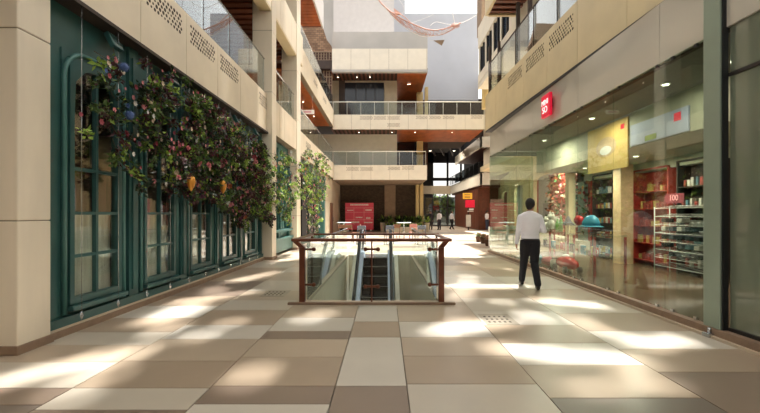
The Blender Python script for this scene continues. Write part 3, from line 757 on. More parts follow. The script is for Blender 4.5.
for i,(x,y,z,e) in enumerate(((4.2,34.5,7.3,160),(6.4,34.5,7.3,160),(5,41,9.5,400),(7.0,38,9.5,400),(9.4,36,9.0,300),(9.3,33.4,3.6,60))):
    t = thing('ceiling_light','added round fill lamp in the deep hall at the right back','light fixture',(x,y,z),0,'added fill lamps in the deep hall')
    MB().lathe((0,0,0),[(.12,-.03),(.14,-.02),(.14,.0)],14).build('housing','white_paint',t); MB().lathe((0,0,-.035),[(.10,0),(.11,.005)],14).build('lens','lit_white',t)
    L = bpy.data.lights.new('hall_fill_light','AREA'); L.shape = 'DISK'; L.size = .25; L.energy = e; L.color = (1,.9,.76)  # added fill light to brighten the dark hall, with an invented fixture
    lo = bpy.data.objects.new('hall_fill_light',L); COL.objects.link(lo); lo.location = (x,y,z-.06)
# signs
t = thing('hanging_sign','yellow hanging sign on the dark wood wall at the back right','sign',W(467.5,196,34)); MB().box(-.42,.42,-.05,.05,-.27,.27).build('panel','sign_yellow',t,bevel=.01)
MB().tube([(-.3,0,.27),(-.3,0,.55)],.012,6).build('rod','rubber_black',t); MB().tube([(.3,0,.27),(.3,0,.55)],.012,6).build('rod','rubber_black',t)
lt = MB()
for z in (.12,-.02,-.14): lt.box(-.3,.25,-.056,-.051,z-.025,z+.025)
lt.build('lettering','chair_brown',t)
Y = 33; x, _, _ = W(470,0,Y)
t = thing('sign_stand','red sign on a slim dark post at the back right, beside the wood wall','sign',(x,Y,0))
MB().box(-.42,.42,-.05,.05,py2z(207.5,Y),py2z(200,Y)).build('panel','sign_red',t,bevel=.02); MB().box(-.2,-.08,-.04,.04,0,py2z(207.5,Y)).build('post','dark_brown',t)
MB().box(-.35,.07,-.05,.05,.3,1.35).build('lower_panel','pale_ceramic',t)
lt = MB(); lt.box(-.1,.3,-.06,-.051,1.75,1.9); lt.box(-.25,.3,-.06,-.051,1.62,1.69); lt.build('lettering','white_paint',t)
# red promotion board
Y = 30.6; zb0, zb1 = .0, py2z(202.8,Y)
t = thing('promotion_board','wide red promotion board standing before the dark brick wall at the back','board',(px2x(359.5,Y),Y,0))
hw = (373.6-345.3)/2*Y/F
MB().box(-hw,hw,-.05,.05,zb0+.12,zb1).build('panel','board_red',t,bevel=.01)
for s in (-1,1): MB().box(s*hw*.8-.05,s*hw*.8+.05,-.2,.2,0,.14).build('foot','white_paint',t)
lt = MB(); rng = random.Random(2)
def wline(x0,x1,z,h,rng,lt):
    x = x0
    while x < x1:
        w = rng.uniform(.04,.09); lt.box(x,min(x+w,x1),-.056,-.051,z-h/2,z+h/2); x += w+.025
wline(-.75,.75,zb1-.16,.13,rng,lt); wline(-1.0,-.5,zb1-.62,.07,rng,lt); wline(.5,1.0,zb1-.6,.12,rng,lt); wline(-.3,.25,zb1-1.2,.09,rng,lt); wline(.55,.9,zb1-1.25,.14,rng,lt); wline(-.7,.0,.75,.12,rng,lt); wline(.4,1.05,.72,.1,rng,lt)
lt.build('lettering','white_paint',t)
gl = MB()
for z in (zb1-.42,zb1-.78,.95): gl.box(-hw,hw,-.054,-.051,z-.012,z+.012)
for x in (-.45,.38): gl.box(x-.012,x+.012,-.054,-.051,.5,zb1-.42)
gl.build('grid_lines','board_line',t)

# planters
def plant(label, loc, seed, hp=.7, rp=.2, hl=.8, group='potted plants along the back wall', m='pot_cream', leaves=('leaf_mid','leaf_bright','leaf_dark'), nl=70):
    rng = random.Random(seed); t = thing('potted_plant',label,'plant',loc,0,group)
    MB().lathe((0,0,0),[(rp*.75,0),(rp*.8,.03),(rp,hp-.04),(rp*1.06,hp-.03),(rp*1.06,hp),(rp*.9,hp)],14).build('pot',m,t)
    MB().lathe((0,0,0),[(rp*.88,hp-.02),(rp*.88,hp+.004)],12).build('soil','soil',t)
    lb = MB()
    for k in range(nl):
        a = rng.uniform(0,6.28); e = rng.uniform(.3,1.4); d = Vector((math.cos(a)*math.cos(e),math.sin(a)*math.cos(e),math.sin(e))); L = rng.uniform(.5,1)*hl
        s = d.cross(Vector((0,0,1))).normalized(); p = Vector((rng.uniform(-.05,.05),rng.uniform(-.05,.05),hp)); w = .035+.03*rng.random()
        q = p+d*L*.6; e2 = p+d*L*.95+Vector((0,0,-.18*L)); r1 = p+d*L*.3
        lb.add([p,r1+s*w,q+s*w,e2,q-s*w,r1-s*w],[(0,1,5),(1,2,4,5),(2,3,4)],rng.randrange(3))
    lb.build('foliage',list(leaves),t,kind='stuff'); return t
pp = [(382.5,30.4),(389.5,30.0),(399,30.4),(406,30.0),(412.5,30.3),(419,29.6),(427,29.6)]
for i,(px,y) in enumerate(pp):
    plant('leafy green plant in a tall cream pot, %s from the left in the back row'%order[i],(px2x(px,y),y,0),i,.72,.2,.95)
t = thing('planter_box','long low cream planter box under the row of pots at the back','planter',(px2x(404,28.9),28.9,0))
MB().box(-1.4,1.4,-.2,.2,0,.42).build('box','pot_cream',t,bevel=.01); MB().box(-1.32,1.32,-.13,.13,.42,.44).build('soil','soil',t)
lb = MB(); rng = random.Random(77)
for k in range(300): leaf(lb, Vector((rng.uniform(-1.3,1.3),rng.uniform(-.12,.12),.42)), Vector((rng.uniform(-.6,.6),rng.uniform(-.6,.6),1)), rvec(rng), rng.uniform(.2,.45), .05, rng.randrange(3))
lb.build('foliage',['leaf_mid','leaf_bright','leaf_dark'],t,kind='stuff')
for i,(px,py) in enumerate(((479,242),(483.5,243.5),(488.5,246))):
    Y = F*CH/(py-VY)
    plant(['pink-flowered pot','orange-brown flowered pot','tan flowered pot'][i]+', %s of the three low pots by the sunlit right corner'%['left','middle','right'][i],((px-VX)*Y/F,Y,0),60+i,.28,.17,.3,'low pots by the right corner','stem_brown',[('rose_pink','rose_cream','leaf_mid'),('rose_orange','leaf_mid','rose_cream'),('rose_cream','rose_orange','leaf_dark')][i],110)

# cafe chairs and tables
def chair(label, loc, rz, m):
    t = thing('cafe_chair',label,'chair',loc,rz,'cafe chairs beyond the escalator')
    MB().box(-.2,.2,-.2,.2,.43,.46).build('seat',m,t,bevel=.01)
    bk = MB(); bk.box(-.2,.2,-.21,-.18,.7,.88); bk.build('backrest',m,t,bevel=.01)
    for sx in (-1,1):
        MB().tube([(sx*.18,-.19,0),(sx*.18,-.18,.45),(sx*.18,-.2,.88)],.016,6).build('leg',m,t); MB().tube([(sx*.19,.19,0),(sx*.17,.17,.44)],.016,6).build('leg',m,t)
    return t
cp = [(341,19,0.3,'chair_brown','brown cafe chair at the left table, nearest the flower wall'),(349,18.4,3.4,'chair_brown','brown cafe chair left of centre, facing back toward the board'),(356.5,19.4,1.5,'chair_brown','reddish brown cafe chair just left of the grey one'),(361,17.3,.2,'chair_blue','grey metal cafe chair left of the escalator centre'),(389,17.3,2.9,'chair_blue','grey metal cafe chair right of the escalator centre'),(395,19.2,.4,'chair_brown','brown cafe chair beside the right grey metal chair'),(413,19.8,3.0,'pot_pink','pink cafe chair at the right of the group'),(421,17.6,.1,'chair_blue','rightmost grey cafe chair near the planters')]
for px,y,rz,m,l in cp: chair(l,((px-VX)*y/F,y,0),rz,m)
for i,(px,y) in enumerate(((344,20.5),(404,20.2))):
    t = thing('cafe_table',['round pale cafe table at the left, in front of the red board','round pale cafe table at the right, in front of the planters'][i],'table',((px-VX)*y/F,y,0),0,'cafe tables')
    MB().lathe((0,0,0),[(.38,.93),(.4,.94),(.4,.96),(.38,.965)],24).build('table_top','table_white',t); MB().tube([(0,0,.02),(0,0,.93)],.03,8).build('pole','steel',t); MB().lathe((0,0,0),[(.22,0),(.22,.015),(.05,.03)],16).build('base','steel',t)

# ------------------------------------------------------------------ right side
XG = 3.82
fascia('trim_17', 4.05, 1.6, 13.45, 4.42, 5.70, -1, 'cladding_gold', [3.2,4.6,6.0,7.45,8.75,10.1,11.4,12.4], [(7.62,8.62,5.22,5.56),(8.92,9.95,5.22,5.56),(10.25,11.25,5.22,5.56)], .3, xa=3.65)
o = bpy.data.objects['trim_17']; MB().prism([(4.03,1.6,4.36),(4.35,1.6,4.36),(3.95,13.45,4.36),(3.63,13.45,4.36)],(0,0,.055)).build('drip_edge','dark_line',o)
struct(MB().prism([(3.64,13.45,4.42),(9,13.45,4.42),(9,13.45,5.7),(3.64,13.45,5.7)],(0,.06,0)).build('trim_18','cladding_gold'))
# bulkhead above the glass
b = MB(); ys = [1.6,3.1,5.2,7.4,9.6,11.8,13.6]
for p,q in zip(ys,ys[1:]): b.box(XG+.02,XG+.1,p+.005,q-.005,3.52,4.36)
struct(b.build('wall_right_upper','spandrel')); MB().box(XG+.06,XG+.13,1.6,13.58,3.5,4.34).build('backing','dark_brown',bpy.data.objects['wall_right_upper'])
# glass panes as windows
seams = [5.08,6.23,7.38,8.53,9.68,10.83,11.98,13.6]
gy = [4.43]+seams
for i,(p,q) in enumerate(zip(gy,gy[1:])):
    t = thing('window_%d'%(7+i),None,None,(XG,(p+q)/2,0)); del t['label']; del t['category']; t['kind'] = 'structure'
    c = (p+q)/2
    MB().box(.0,.012,p-c+.006,q-c-.006,.13,3.52).build('pane','shop_glass',t)
    for yy in (p-c+.14,q-c-.14):
        MB().box(-.012,.02,yy-.02,yy+.02,3.47,3.51).build('clip','dark_line',t); MB().box(-.015,.02,yy-.022,yy+.022,.12,.16).build('clip','steel',t)
t = thing('window_15',None,None,(XG,13.6,0)); del t['label']; del t['category']; t['kind'] = 'structure'
MB().box(.02,1.6,0,.012,.13,3.5).build('pane','shop_glass',t)
b = MB(); b.box(3.76,3.86,1.4,13.65,0,.11,0); b.box(3.72,3.76,1.4,13.65,0,.03,1)
struct(b.build('baseboard_right',['plinth_brown','plinth_cream']))
# big post
t = thing('frame_post','grey-green metal post between the shop glass panes at the right','post',(3.81,4.31,0))
MB().box(-.03,.05,-.11,.11,0,4.36).build('post','frame_green',t,bevel=.006); MB().box(-.01,.05,-.13,-.11,.0,4.36).build('seal','rubber_black',t)
MB().box(-.11,-.03,-.06,.04,0,.05).build('bracket','steel',t,bevel=.008); MB().tube([(-.07,-.02,.05),(-.07,-.02,.11)],.02,8).build('bolt','steel',t)
t = thing('window_16',None,None,(XG+.05,2.9,0)); del t['label']; del t['category']; t['kind'] = 'structure'
MB().box(.0,.012,-1.4,1.27,.13,4.36).build('pane','near_glass',t); MB().box(-.02,.04,-1.4,1.27,.11,.15).build('rail','dark_line',t); MB().box(-.02,.03,-1.4,1.27,2.96,3.0).build('transom','dark_line',t)
# shop shell
struct(MB().box(3.86,7.2,1.2,13.58,-.02,.06).build('floor_shop','shop_floor'))
struct(MB().box(3.95,7.3,1.2,13.4,3.5,3.6).build('ceiling_shop','shop_ceiling'))
b = MB(); b.box(7.2,7.35,1.2,13.4,.0,3.5); b.box(3.9,7.3,1.1,1.2,0,4.3)
for (a,c,z0,z1) in ((4.0,6.6,0,3.5),): b.box(5.6,5.7,1.2,4.0,0,3.5)
struct(b.build('wall_right','shop_wall'))
struct(MB().box(5.05,6.88,4.6,12.4,2.78,3.5).build('ceiling_bulkhead','shop_wall'))
lb_ = MB(); 
for i,(x,y) in enumerate(((4.45,5.9),(4.45,8.0),(4.45,10.4),(4.6,3.4),(5.8,6.6),(5.8,8.6),(5.8,10.8))):
    z = 3.49 if x < 5 else 2.77
    t = thing('ceiling_light','small round bright downlight in the shop ceiling','light fixture',(x,y,z),0,'downlights in the shop ceiling')
    MB().lathe((0,0,0),[(.06,-.02),(.07,-.015),(.07,0)],14).build('trim_ring','white_paint',t); MB().lathe((0,0,-.025),[(.045,0),(.05,.005)],14).build('lens','lit_white',t)
    L = bpy.data.lights.new('shop_lamp','AREA'); L.shape = 'DISK'; L.size = .12; L.energy = 22; L.color = (1,.88,.72)
    lo = bpy.data.objects.new('shop_lamp',L); COL.objects.link(lo); lo.location = (x,y,z-.05)
    if y > 8.5: L.energy = 55
    elif y < 7: L.energy = 10
# shelving
def shelf(label, y0,y1, z1, mback, mats, seed, x=7.2, d=.35, rows=5):
    c = (y0+y1)/2; t = thing('shelf_unit',label,'shelf',(x-d/2,c,.06),0,'shelf units in the shop')
    w = (y1-y0)/2; fr = MB(); fr.box(-d/2,d/2,-w,-w+.04,0,z1); fr.box(-d/2,d/2,w-.04,w,0,z1); fr.box(d/2-.03,d/2-.005,-w,w,0,z1); fr.box(-d/2,d/2,-w,w,z1-.04,z1)
    fr.build('frame',mback,t)
    rng = random.Random(seed)
    for r in range(rows):
        z = .15+(z1-.3)*r/rows; MB().box(-d/2,d/2-.03,-w+.04,w-.04,z-.02,z).build('shelf_board',mback,t)
    return t
def goods(y0,y1,z1,rows,x,d,seed,mats,grp,lab,maxn=60):
    rng = random.Random(seed); mesh = {}
    for m in mats:
        o = MB().box(-.05,.05,-.04,.04,0,.15).build('g',m,bevel=.008); mesh[m] = o
    for r in range(rows):
        z = .06+.15+(z1-.3)*r/rows; y = y0+.1
        while y < y1-.1:
            m = rng.choice(mats); s = rng.uniform(.75,1.5)
            o = mesh[m].copy(); COL.objects.link(o); o.name = 'product_box'; o.location = (x-d+.12,y,z+.001); o.scale = (1,rng.uniform(.8,1.1),s)
            tag(o, lab, 'box', grp); y += rng.uniform(.1,.13)
    for m in mats: bpy.data.objects.remove(mesh[m])
shelf('tall dark shelf unit of colourful goods below the yellow poster',11.2,12.3,2.62,'dark_brown',None,1)
goods(11.2,12.3,2.62,5,7.2,.35,1,['box_mix_a','box_mix_b','box_mix_c','box_mix_d'],'boxes on the shelf below the yellow poster','small colourful box on the shelf below the yellow poster')
shelf('tall red shelf unit of goods behind the wire rack',9.0,10.3,2.55,'poster_red',None,2)
goods(9.0,10.3,2.55,5,7.2,.35,2,['box_mix_a','poster_red','box_mix_c'],'boxes on the red shelf','small reddish box on the red shelf behind the wire rack')
shelf('dark shelf unit beside the grey-green post, right of the red shelf',7.5,8.75,2.6,'dark_brown',None,3)
goods(7.5,8.75,2.6,5,7.2,.35,3,['box_mix_b','box_mix_d','box_mix_a'],'boxes on the dark shelf','small box on the dark shelf right of the red one')
pillar(6.4,6.75,10.1,10.45,2.77,'plain pillar with a peach glow in its colour inside the shop, between the shelves','poster_peach',(),False)  # orange lamp glow is put into the pillar colour
t = thing('poster','square yellow wall poster with a plain round shape in the shop','poster',(5.06,0,0)); 
# poster on bulkhead (vertical face X=5.1), banner to the right
def ypx(px, X): return F*X/(px-VX)
XB = 7.18
t.location = (XB, 0, 0)
ya, yb = ypx(630,XB), ypx(586,XB); zc = 2.95
struct(MB().box(6.9,7.2,4.6,13.3,2.55,3.12).build('trim_19','shop_wall'))
XB = 5.045; ya, yb = ypx(629,XB), ypx(589,XB)
t.location = (XB,(ya+yb)/2,2.86)
MB().box(-.03,0,-(yb-ya)/2,(yb-ya)/2,-.46,.58).build('panel','poster_yellow',t)
MB().prism([(-.032,.38*math.cos(a*math.pi/12),.08+.22*math.sin(a*math.pi/12)) for a in range(24)],(-.004,0,0)).build('printed_circle','poster_peach',t)
MB().prism([(-.038,.22*math.cos(a*math.pi/12),.0+.1*math.sin(a*math.pi/12)) for a in range(24)],(-.004,0,0)).build('printed_oval','white_paint',t)
MB().box(-.036,-.031,-(yb-ya)/2+.1,-(yb-ya)/2+.22,.36,.46).build('red_mark','sign_red',t)
ya, yb = ypx(690,XB), ypx(632,XB)
t = thing('banner','long pale lilac banner along the shop bulkhead, right of the yellow poster','banner',(XB,(ya+yb)/2,2.80))
MB().box(-.03,0,-(yb-ya)/2,(yb-ya)/2,0,.42).build('panel','banner_lilac',t); MB().box(-.036,-.031,.0,.3,.02,.12).build('green_patch','leaf_bright',t); MB().box(-.036,-.031,-(yb-ya)/2+.15,-(yb-ya)/2+.3,.22,.36).build('red_mark','sign_red',t)
# red 100 sign
t = thing('price_sign','red price sign reading 100 above the wire rack','sign',(6.5,8.35,1.66))
MB().box(-.02,0,-.28,.28,0,.22).build('panel','rose_deep',t)
MB().tube([(-.01,0,-.06),(-.01,0,.02)],.01,6).build('stem','steel',t)
def text(s, size, name, m, parent, loc, rot, ext=.004):
    cu = bpy.data.curves.new(name,'FONT'); cu.body = s; cu.size = size; cu.extrude = ext; cu.align_x = 'CENTER'; cu.align_y = 'CENTER'
    o = bpy.data.objects.new(name,cu); COL.objects.link(o); bpy.context.view_layer.update()
    me = bpy.data.meshes.new_from_object(o.evaluated_get(bpy.context.evaluated_depsgraph_get())); bpy.data.objects.remove(o)
    me.materials.clear(); me.materials.append(MATS[m]); o = bpy.data.objects.new(name,me); COL.objects.link(o)
    o.parent = parent; o.location = loc; o.rotation_euler = rot; return o
RL = (math.pi/2,0,-math.pi/2)
text('100',.18,'lettering','board_line',t,(-.024,0,.12),RL)
# wire rack
t = thing('wire_rack','tall white wire display rack with slanted shelves inside the right shop','rack',(6.57,8.1,.06))
for sx in (-.18,.18):
    for sy in (-.72,.72): MB().tube([(sx,sy,0),(sx,sy,1.52)],.012,8).build('upright','rope_white',t)
for k in range(8):
    z = .16+.19*k; s_ = MB()
    s_.tube([(-.18,-.72,z),(-.18,.72,z)],.008,6); s_.tube([(.18,-.72,z+.06),(.18,.72,z+.06)],.008,6)
    for q in range(13): s_.tube([(-.18,-.72+.12*q,z),(.18,-.72+.12*q,z+.06)],.004,4)
    s_.build('wire_shelf','rope_white',t)
rng = random.Random(6)
for k in (1,2,3,4,5):
    for q in range(6):
        if rng.random() < .4: continue
        o = MB().box(-.1,.1,-.07,.07,0,.10).build('folded_goods',rng.choice(['grey_felt','box_mix_d','rubber_black','box_mix_b']),loc=(6.57,8.1-.6+.23*q,.06+.16+.19*k+.055),bevel=.015); tag(o,'small dark packet lying on the white wire rack','packet','packets on the wire rack')
# display table & toys by the window
t = thing('display_table','low glass display table with dark red legs behind the shop window','table',(4.85,9.7,.06))
MB().box(-.35,.35,-1.7,1.7,.86,.9).build('top','glass',t)
MB().box(-.33,.33,-1.68,1.68,.42,.44).build('shelf','glass',t)
for sx in (-.33,.33):
    for sy in (-1.68,-.5,.5,1.68): MB().box(sx-.02,sx+.02,sy-.02,sy+.02,0,.86).build('leg','poster_red',t)
zt = .965
def simple(name,label,cat,loc,parts,group=None):
    t = thing(name,label,cat,loc,0,group)
    for pn_, m, fn in parts: b = MB(); fn(b); b.build(pn_,m,t)
    return t
simple('sun_hat','bright blue dome-shaped hat on a stand in the shop window','hat',(4.9,8.85,zt),[('crown','blue_gloss',lambda b:b.rings([((0,0,.18),.2,.2),((0,0,.26),.19,.19),((0,0,.36),.15,.15),((0,0,.42),.07,.07),((0,0,.43),.01,.01)],18)),('brim','blue_gloss',lambda b:b.lathe((0,0,.16),[(.2,0),(.27,-.01),(.27,.0),(.2,.02)],20)),('stand','steel',lambda b:b.lathe((0,0,0),[(.07,0),(.07,.01),(.012,.02),(.012,.2)],10))])
simple('toy_balloon','red round toy on a stick beside the blue hat','toy',(4.85,9.3,zt),[('ball','red_gloss',lambda b:b.ball((0,0,.3),.12)),('stick','steel',lambda b:b.tube([(0,0,.01),(0,0,.2)],.01,6)),('base','dark_brown',lambda b:b.lathe((0,0,0),[(.07,0),(.05,.02)],10))])
simple('felt_hat','dark grey pointed felt hat on a stand in the shop window','hat',(4.8,9.75,zt),[('crown','grey_felt',lambda b:b.rings([((0,0,.18),.15,.15),((0,0,.24),.1,.1),((0,0,.4),.02,.02)],14)),('brim','grey_felt',lambda b:b.lathe((0,0,.16),[(.14,0),(.2,.0),(.2,.01),(.14,.02)],16)),('stand','steel',lambda b:b.tube([(0,0,0),(0,0,.2)],.012,6))])
for i,(y,h) in enumerate(((10.05,.40),(10.25,.32))):
    simple('bottle',['tall green bottle on the display table','shorter green bottle behind the tall one'][i],'bottle',(4.75,y,zt),[('body','green_gloss',lambda b:b.lathe((0,0,0),[(.05,0),(.055,.02),(.055,h*.6),(.02,h*.8),(.02,h)],12)),('cap','white_paint',lambda b:b.lathe((0,0,h),[(.022,0),(.022,.03)],10))])
for i,(y,s) in enumerate(((10.5,1.0),(10.85,1.3),(11.2,1.0))):
    simple('soft_toy',['small pale plush toy nearest the green bottles','larger pale plush toy in the middle of the table','small pale plush toy at the far end of the table'][i],'toy',(4.85,y,zt),[('body','pale_ceramic',lambda b:b.ball((0,0,.12*s),.1*s,.1*s,.12*s)),('head','pale_ceramic',lambda b:b.ball((0,0,.29*s),.08*s)),('ear','pale_ceramic',lambda b:b.ball((0,.06*s,.37*s),.025*s)),('ear','pale_ceramic',lambda b:b.ball((0,-.06*s,.37*s),.025*s))])
simple('handbag','small dark bag at the far end of the display table','bag',(4.65,11.35,zt),[('body','rubber_black',lambda b:b.rings([((0,0,0),.09,.13),((0,0,.12),.1,.14),((0,0,.22),.05,.1)],14)),('handle','rubber_black',lambda b:b.tube([(0,.07*math.cos(a),.2+.12*math.sin(a)) for a in [k*math.pi/8 for k in range(9)]],.01,6))])
for i in range(12):
    simple('mug',['red','yellow','blue','cream','dark','green'][i%6]+' mug on the lower glass shelf of the window table, '+['nearer end','far end'][i//6],'mug',(4.7+.1*(i%2),8.3+.26*i,.06+.441),[('body',['red_gloss','poster_yellow','blue_gloss','pale_ceramic','rubber_black','green_gloss'][i%6],lambda b:b.lathe((0,0,0),[(.05,0),(.06,.03),(.06,.16),(.055,.17)],12)),('handle','pale_ceramic',lambda b:b.tube([(0,-.055-.03*math.sin(a),.08+.04*math.cos(a)) for a in [k*math.pi/6 for k in range(7)]],.008,5))],'mugs on the lower glass shelf')
simple('ride_on_toy','red oval ride-on toy with black wheels standing on the shop floor by the glass','toy',(4.28,8.75,.06),[('body','red_gloss',lambda b:b.rings([((0,0,.10),.12,.34),((0,0,.18),.18,.44),((0,0,.26),.17,.40),((0,0,.34),.10,.22),((0,0,.37),.03,.08)],20)),('wheel','rubber_black',lambda b:b.tube([(-.2,.25,.08),(-.14,.25,.08)],.08,12)),('wheel','rubber_black',lambda b:b.tube([(-.2,-.25,.08),(-.14,-.25,.08)],.08,12)),('wheel','rubber_black',lambda b:b.tube([(.2,.25,.08),(.14,.25,.08)],.08,12)),('wheel','rubber_black',lambda b:b.tube([(.2,-.25,.08),(.14,-.25,.08)],.08,12)),('seat','white_paint',lambda b:b.ball((0,.05,.38),.07,.1,.04))])
simple('cushion','pink oval cushion on the shop floor beyond the red ride-on toy','cushion',(4.3,9.75,.06),[('cover','pink_soft',lambda b:b.ball((0,0,.12),.16,.3,.12,20,10)),('piping','rose_deep',lambda b:b.tube([(.16*math.cos(a),.3*math.sin(a),.12) for a in [k*math.pi/10 for k in range(21)]],.01,5))])
for i,(y,m) in enumerate(((9.33,'pale_ceramic'),(10.3,'blue_gloss'),(10.8,'pale_ceramic'),(11.4,'green_gloss'))):
    simple('jar',['pale jar between the red ride-on toy and the pink cushion','blue jar on the floor beyond the pink cushion','pale jar on the floor beyond the blue one','green jar on the floor farthest along the glass'][i],'jar',(4.25,y,.06),[('body',m,lambda b:b.lathe((0,0,0),[(.07,0),(.1,.08),(.1,.18),(.06,.24)],14)),('lid','steel',lambda b:b.lathe((0,0,.24),[(.065,0),(.065,.03)],12))])
# store sign
Y = F*3.76/(547.5-VX)
t = thing('shop_sign','small red projecting shop sign with white letters above the right shop glass','sign',(3.76,Y,3.85))
z0 = CH+(VY-117)*Y/F; z1 = CH+(VY-95)*Y/F
t.location = (3.78,Y,z0)
MB().box(-.08,.0,-.22,.22,0,.52).build('panel','sign_red',t,bevel=.02); MB().box(0,.06,-.1,.1,.2,.4).build('bracket','dark_line',t)
text('MINI',.17,'lettering','sign_white',t,(-.085,0,.33),RL); text('SO',.21,'lettering','sign_white',t,(-.085,0,.16),RL)

# angled cream shopfront beyond the shop
A = Vector((6.35,12.5,0)); B = Vector((8.75,25.2,0)); U = (B-A).normalized(); N = Vector((-U.y,U.x,0))
LT = (B-A).length
def along(px):  # intersect the view ray with the wall line
    k = (px-VX)/F; # (A.x+U.x s) = k (A.y+U.y s)
    return (k*A.y-A.x)/(U.x-k*U.y)
b = MB(); frm = lambda x,y,z: tuple(A+U*y+N*x+Vector((0,0,z)))
segs = [(along(575.5),along(533),along(571),along(537)),(along(533),along(514),along(526),along(517)),(along(514),along(500),along(509.5),along(504))]
for a,c,oa,oc in segs: holeplate(b, frm, a, c, 0, 4.3, oa, oc, .5, 3.15, .28, 0, .18)
struct(b.build('wall_right_far','cladding_gold'))
b = MB()
for px in (575,533,512.5): s = along(px); b.add([frm(x,s+y,z) for x in (.15,.24) for y in (-.16,.16) for z in (0,4.3)],[(0,1,3,2),(4,6,7,5),(0,4,5,1),(2,3,7,6),(0,2,6,4),(1,5,7,3)])
b.add([frm(x,y,z) for x in (.15,.3) for y in (0,LT) for z in (3.35,4.3)],[(0,1,3,2),(4,6,7,5),(0,4,5,1),(2,3,7,6),(0,2,6,4),(1,5,7,3)])
struct(b.build('trim_20','cladding_gold'))
for i,(a,c,oa,oc) in enumerate(segs[:2]):
    t = thing('window_display',['red and brown shop display in the larger arched cream window','red shop display in the narrow arched cream window farther left'][i],'display',tuple(A+U*((oa+oc)/2)-N*.6),math.atan2(U.y,U.x))
    w = (oc-oa)/2+.08
    MB().box(-w,w,-.05,.0,0,3.3).build('backdrop','poster_red',t)
    rng = random.Random(i+40); lb = MB()
    for k in range(700): leaf(lb, Vector((rng.uniform(-w,w),rng.uniform(0.02,.2),rng.choice((rng.uniform(1.4,3.2),rng.uniform(.5,3.2))))), rvec(rng), rvec(rng), .16, .06, rng.randrange(5))
    lb.build('decoration',['green_decor','rose_orange','rose_deep','rose_cream','stem_brown'],t,kind='stuff')
    MB().box(-w,w,.02,.5,.0,.5).build('plinth','pot_cream',t)
    L = bpy.data.lights.new('display_fill_light','AREA'); L.shape = 'RECTANGLE'; L.size = .8; L.size_y = .2; L.energy = 120; L.color = (1,.9,.76)  # added fill light to brighten the display, no fixture here
    lo = bpy.data.objects.new('display_fill_light',L); COL.objects.link(lo); lo.location = A+U*((oc+oa)/2)-N*.15+Vector((0,0,3.25)); lo.rotation_euler = (0,0,math.atan2(U.y,U.x))
struct(MB().box(9.0,13,25.4,26,0,7.2).build('wall_right_corner','grey_concrete'))
struct(MB().box(6.5,14,13.6,25.4,4.3,4.6).build('floor_right_upper','cladding_gold'))
struct(MB().box(7.3,9,12.6,12.75,0,4.3).build('wall_shop_end','shop_wall'))
b = MB(); b.box(6.9,7.3,12.9,13.3,0,3.5); struct(b.build('trim_21','frame_green'))
t = thing('poster_stand','pale pink freestanding poster panel near the far end of the shop glass','poster',(px2x(497,22),22,0))
MB().box(-.38,.38,-.03,.03,.1,2.3).build('panel','pink_panel',t); MB().box(-.4,.4,-.15,.15,0,.1).build('base','steel',t)
t = thing('plinth_block','white display plinth just beyond the shop glass corner','plinth',(px2x(498.5,15.6),15.6,0))
MB().box(-.34,.34,-.3,.3,.05,.88).build('body','white_paint',t,bevel=.01); MB().box(-.3,.3,-.26,.26,0,.05).build('foot','grey_concrete',t)
# upper right: railing, columns, gallery wall, soffit, blue windows
railing(4.08,2.2,3.76,13.3,5.7,1.1,'glass railing above the golden fascia of the right gallery',9,'rail_glass','dark_brown')
struct(MB().box(4.4,9,1.6,13.4,5.2,5.6).build('floor_right_first','cladding_seam'))
b = MB(); b.box(5.9,6.1,1.6,14.5,5.6,8.2)
struct(b.build('wall_right_gallery','cladding_gold'))
b = MB()
for y in (9.0,10.9,12.8): b.box(5.84,5.9,y-.7,y+.4,5.7,7.6)
struct(b.build('trim_22','wood_dark'))
for i,(px,Y) in enumerate(((490,14.6),(499,14.2),(518,11.4),(530,10.2))):
    X = (px-VX)*Y/F
    o = pillar(X-.05,X+.05,Y-.06,Y+.06,8.0 if i<2 else 7.9,'slim dark brown column on the right gallery, %s from the left'%order[i],'dark_brown',(),False)
    o.location.z = 0; 
    for ch in list(o.children):
        me = ch.data
        for v in me.vertices:
            if v.co.z < 1: v.co.z = (4.65 if i<2 else 5.6)
    o.location.z = 0
sl = slats('ceiling_right_bridge', 3.5,9,10.6,12.6,8.2,.3,.14,'wood_slat','wood_dark')
b = MB(); b.box(3.4,3.5,10.4,12.65,8.15,9.5); b.box(3.5,9,12.6,12.7,8.15,9.5); struct(b.build('trim_23','cladding_gold'))
XW = 4.5
b = MB(); b.box(XW,7.5,13.4,18,7.45,7.66,0); b.box(XW,XW+.3,10.6,18,7.7,8.1,0); b.box(XW,XW+.3,10.6,18,9.4,10.4,0); b.box(XW,7.5,10.6,16.3,7.66,7.72,2); b.box(XW,XW+.3,10.6,13.5,8.1,9.4,0)
for y in (14.55,15.65,16.75,17.85): b.box(XW+.02,XW+.28,y-.06,y+.08,8.1,9.4,0)
b.box(XW+.3,7.5,17.9,18.0,7.7,10.4,0); b.box(XW+.3,7.5,10.6,18,10.3,10.4,0)
struct(b.build('wall_right_top',['cream_wall','dark_brown','white_panel']))
for i,(a,c) in enumerate(((13.5,14.48),(14.66,15.58),(15.76,16.68),(16.86,17.78))):
    t = thing('window_%d'%(21+i),None,None,(XW+.14,(a+c)/2,8.1)); del t['label']; del t['category']; t['kind'] = 'structure'
    h = (c-a)/2; MB().box(-.02,.02,-h,h,0,1.3).build('pane','window_blue',t)
    f = MB(); f.box(-.08,.06,-h,-h+.05,0,1.3); f.box(-.08,.06,h-.05,h,0,1.3); f.box(-.08,.06,-.03,.03,0,1.3); f.build('frame','dark_line',t)
struct(MB().box(4.75,8,18.3,19.2,10.5,14).build('wall_right_top_far','stone_brown'))
struct(MB().box(6.05,9,23,23.3,7.95,9.5).build('floor_right_top','pillar_gold'))
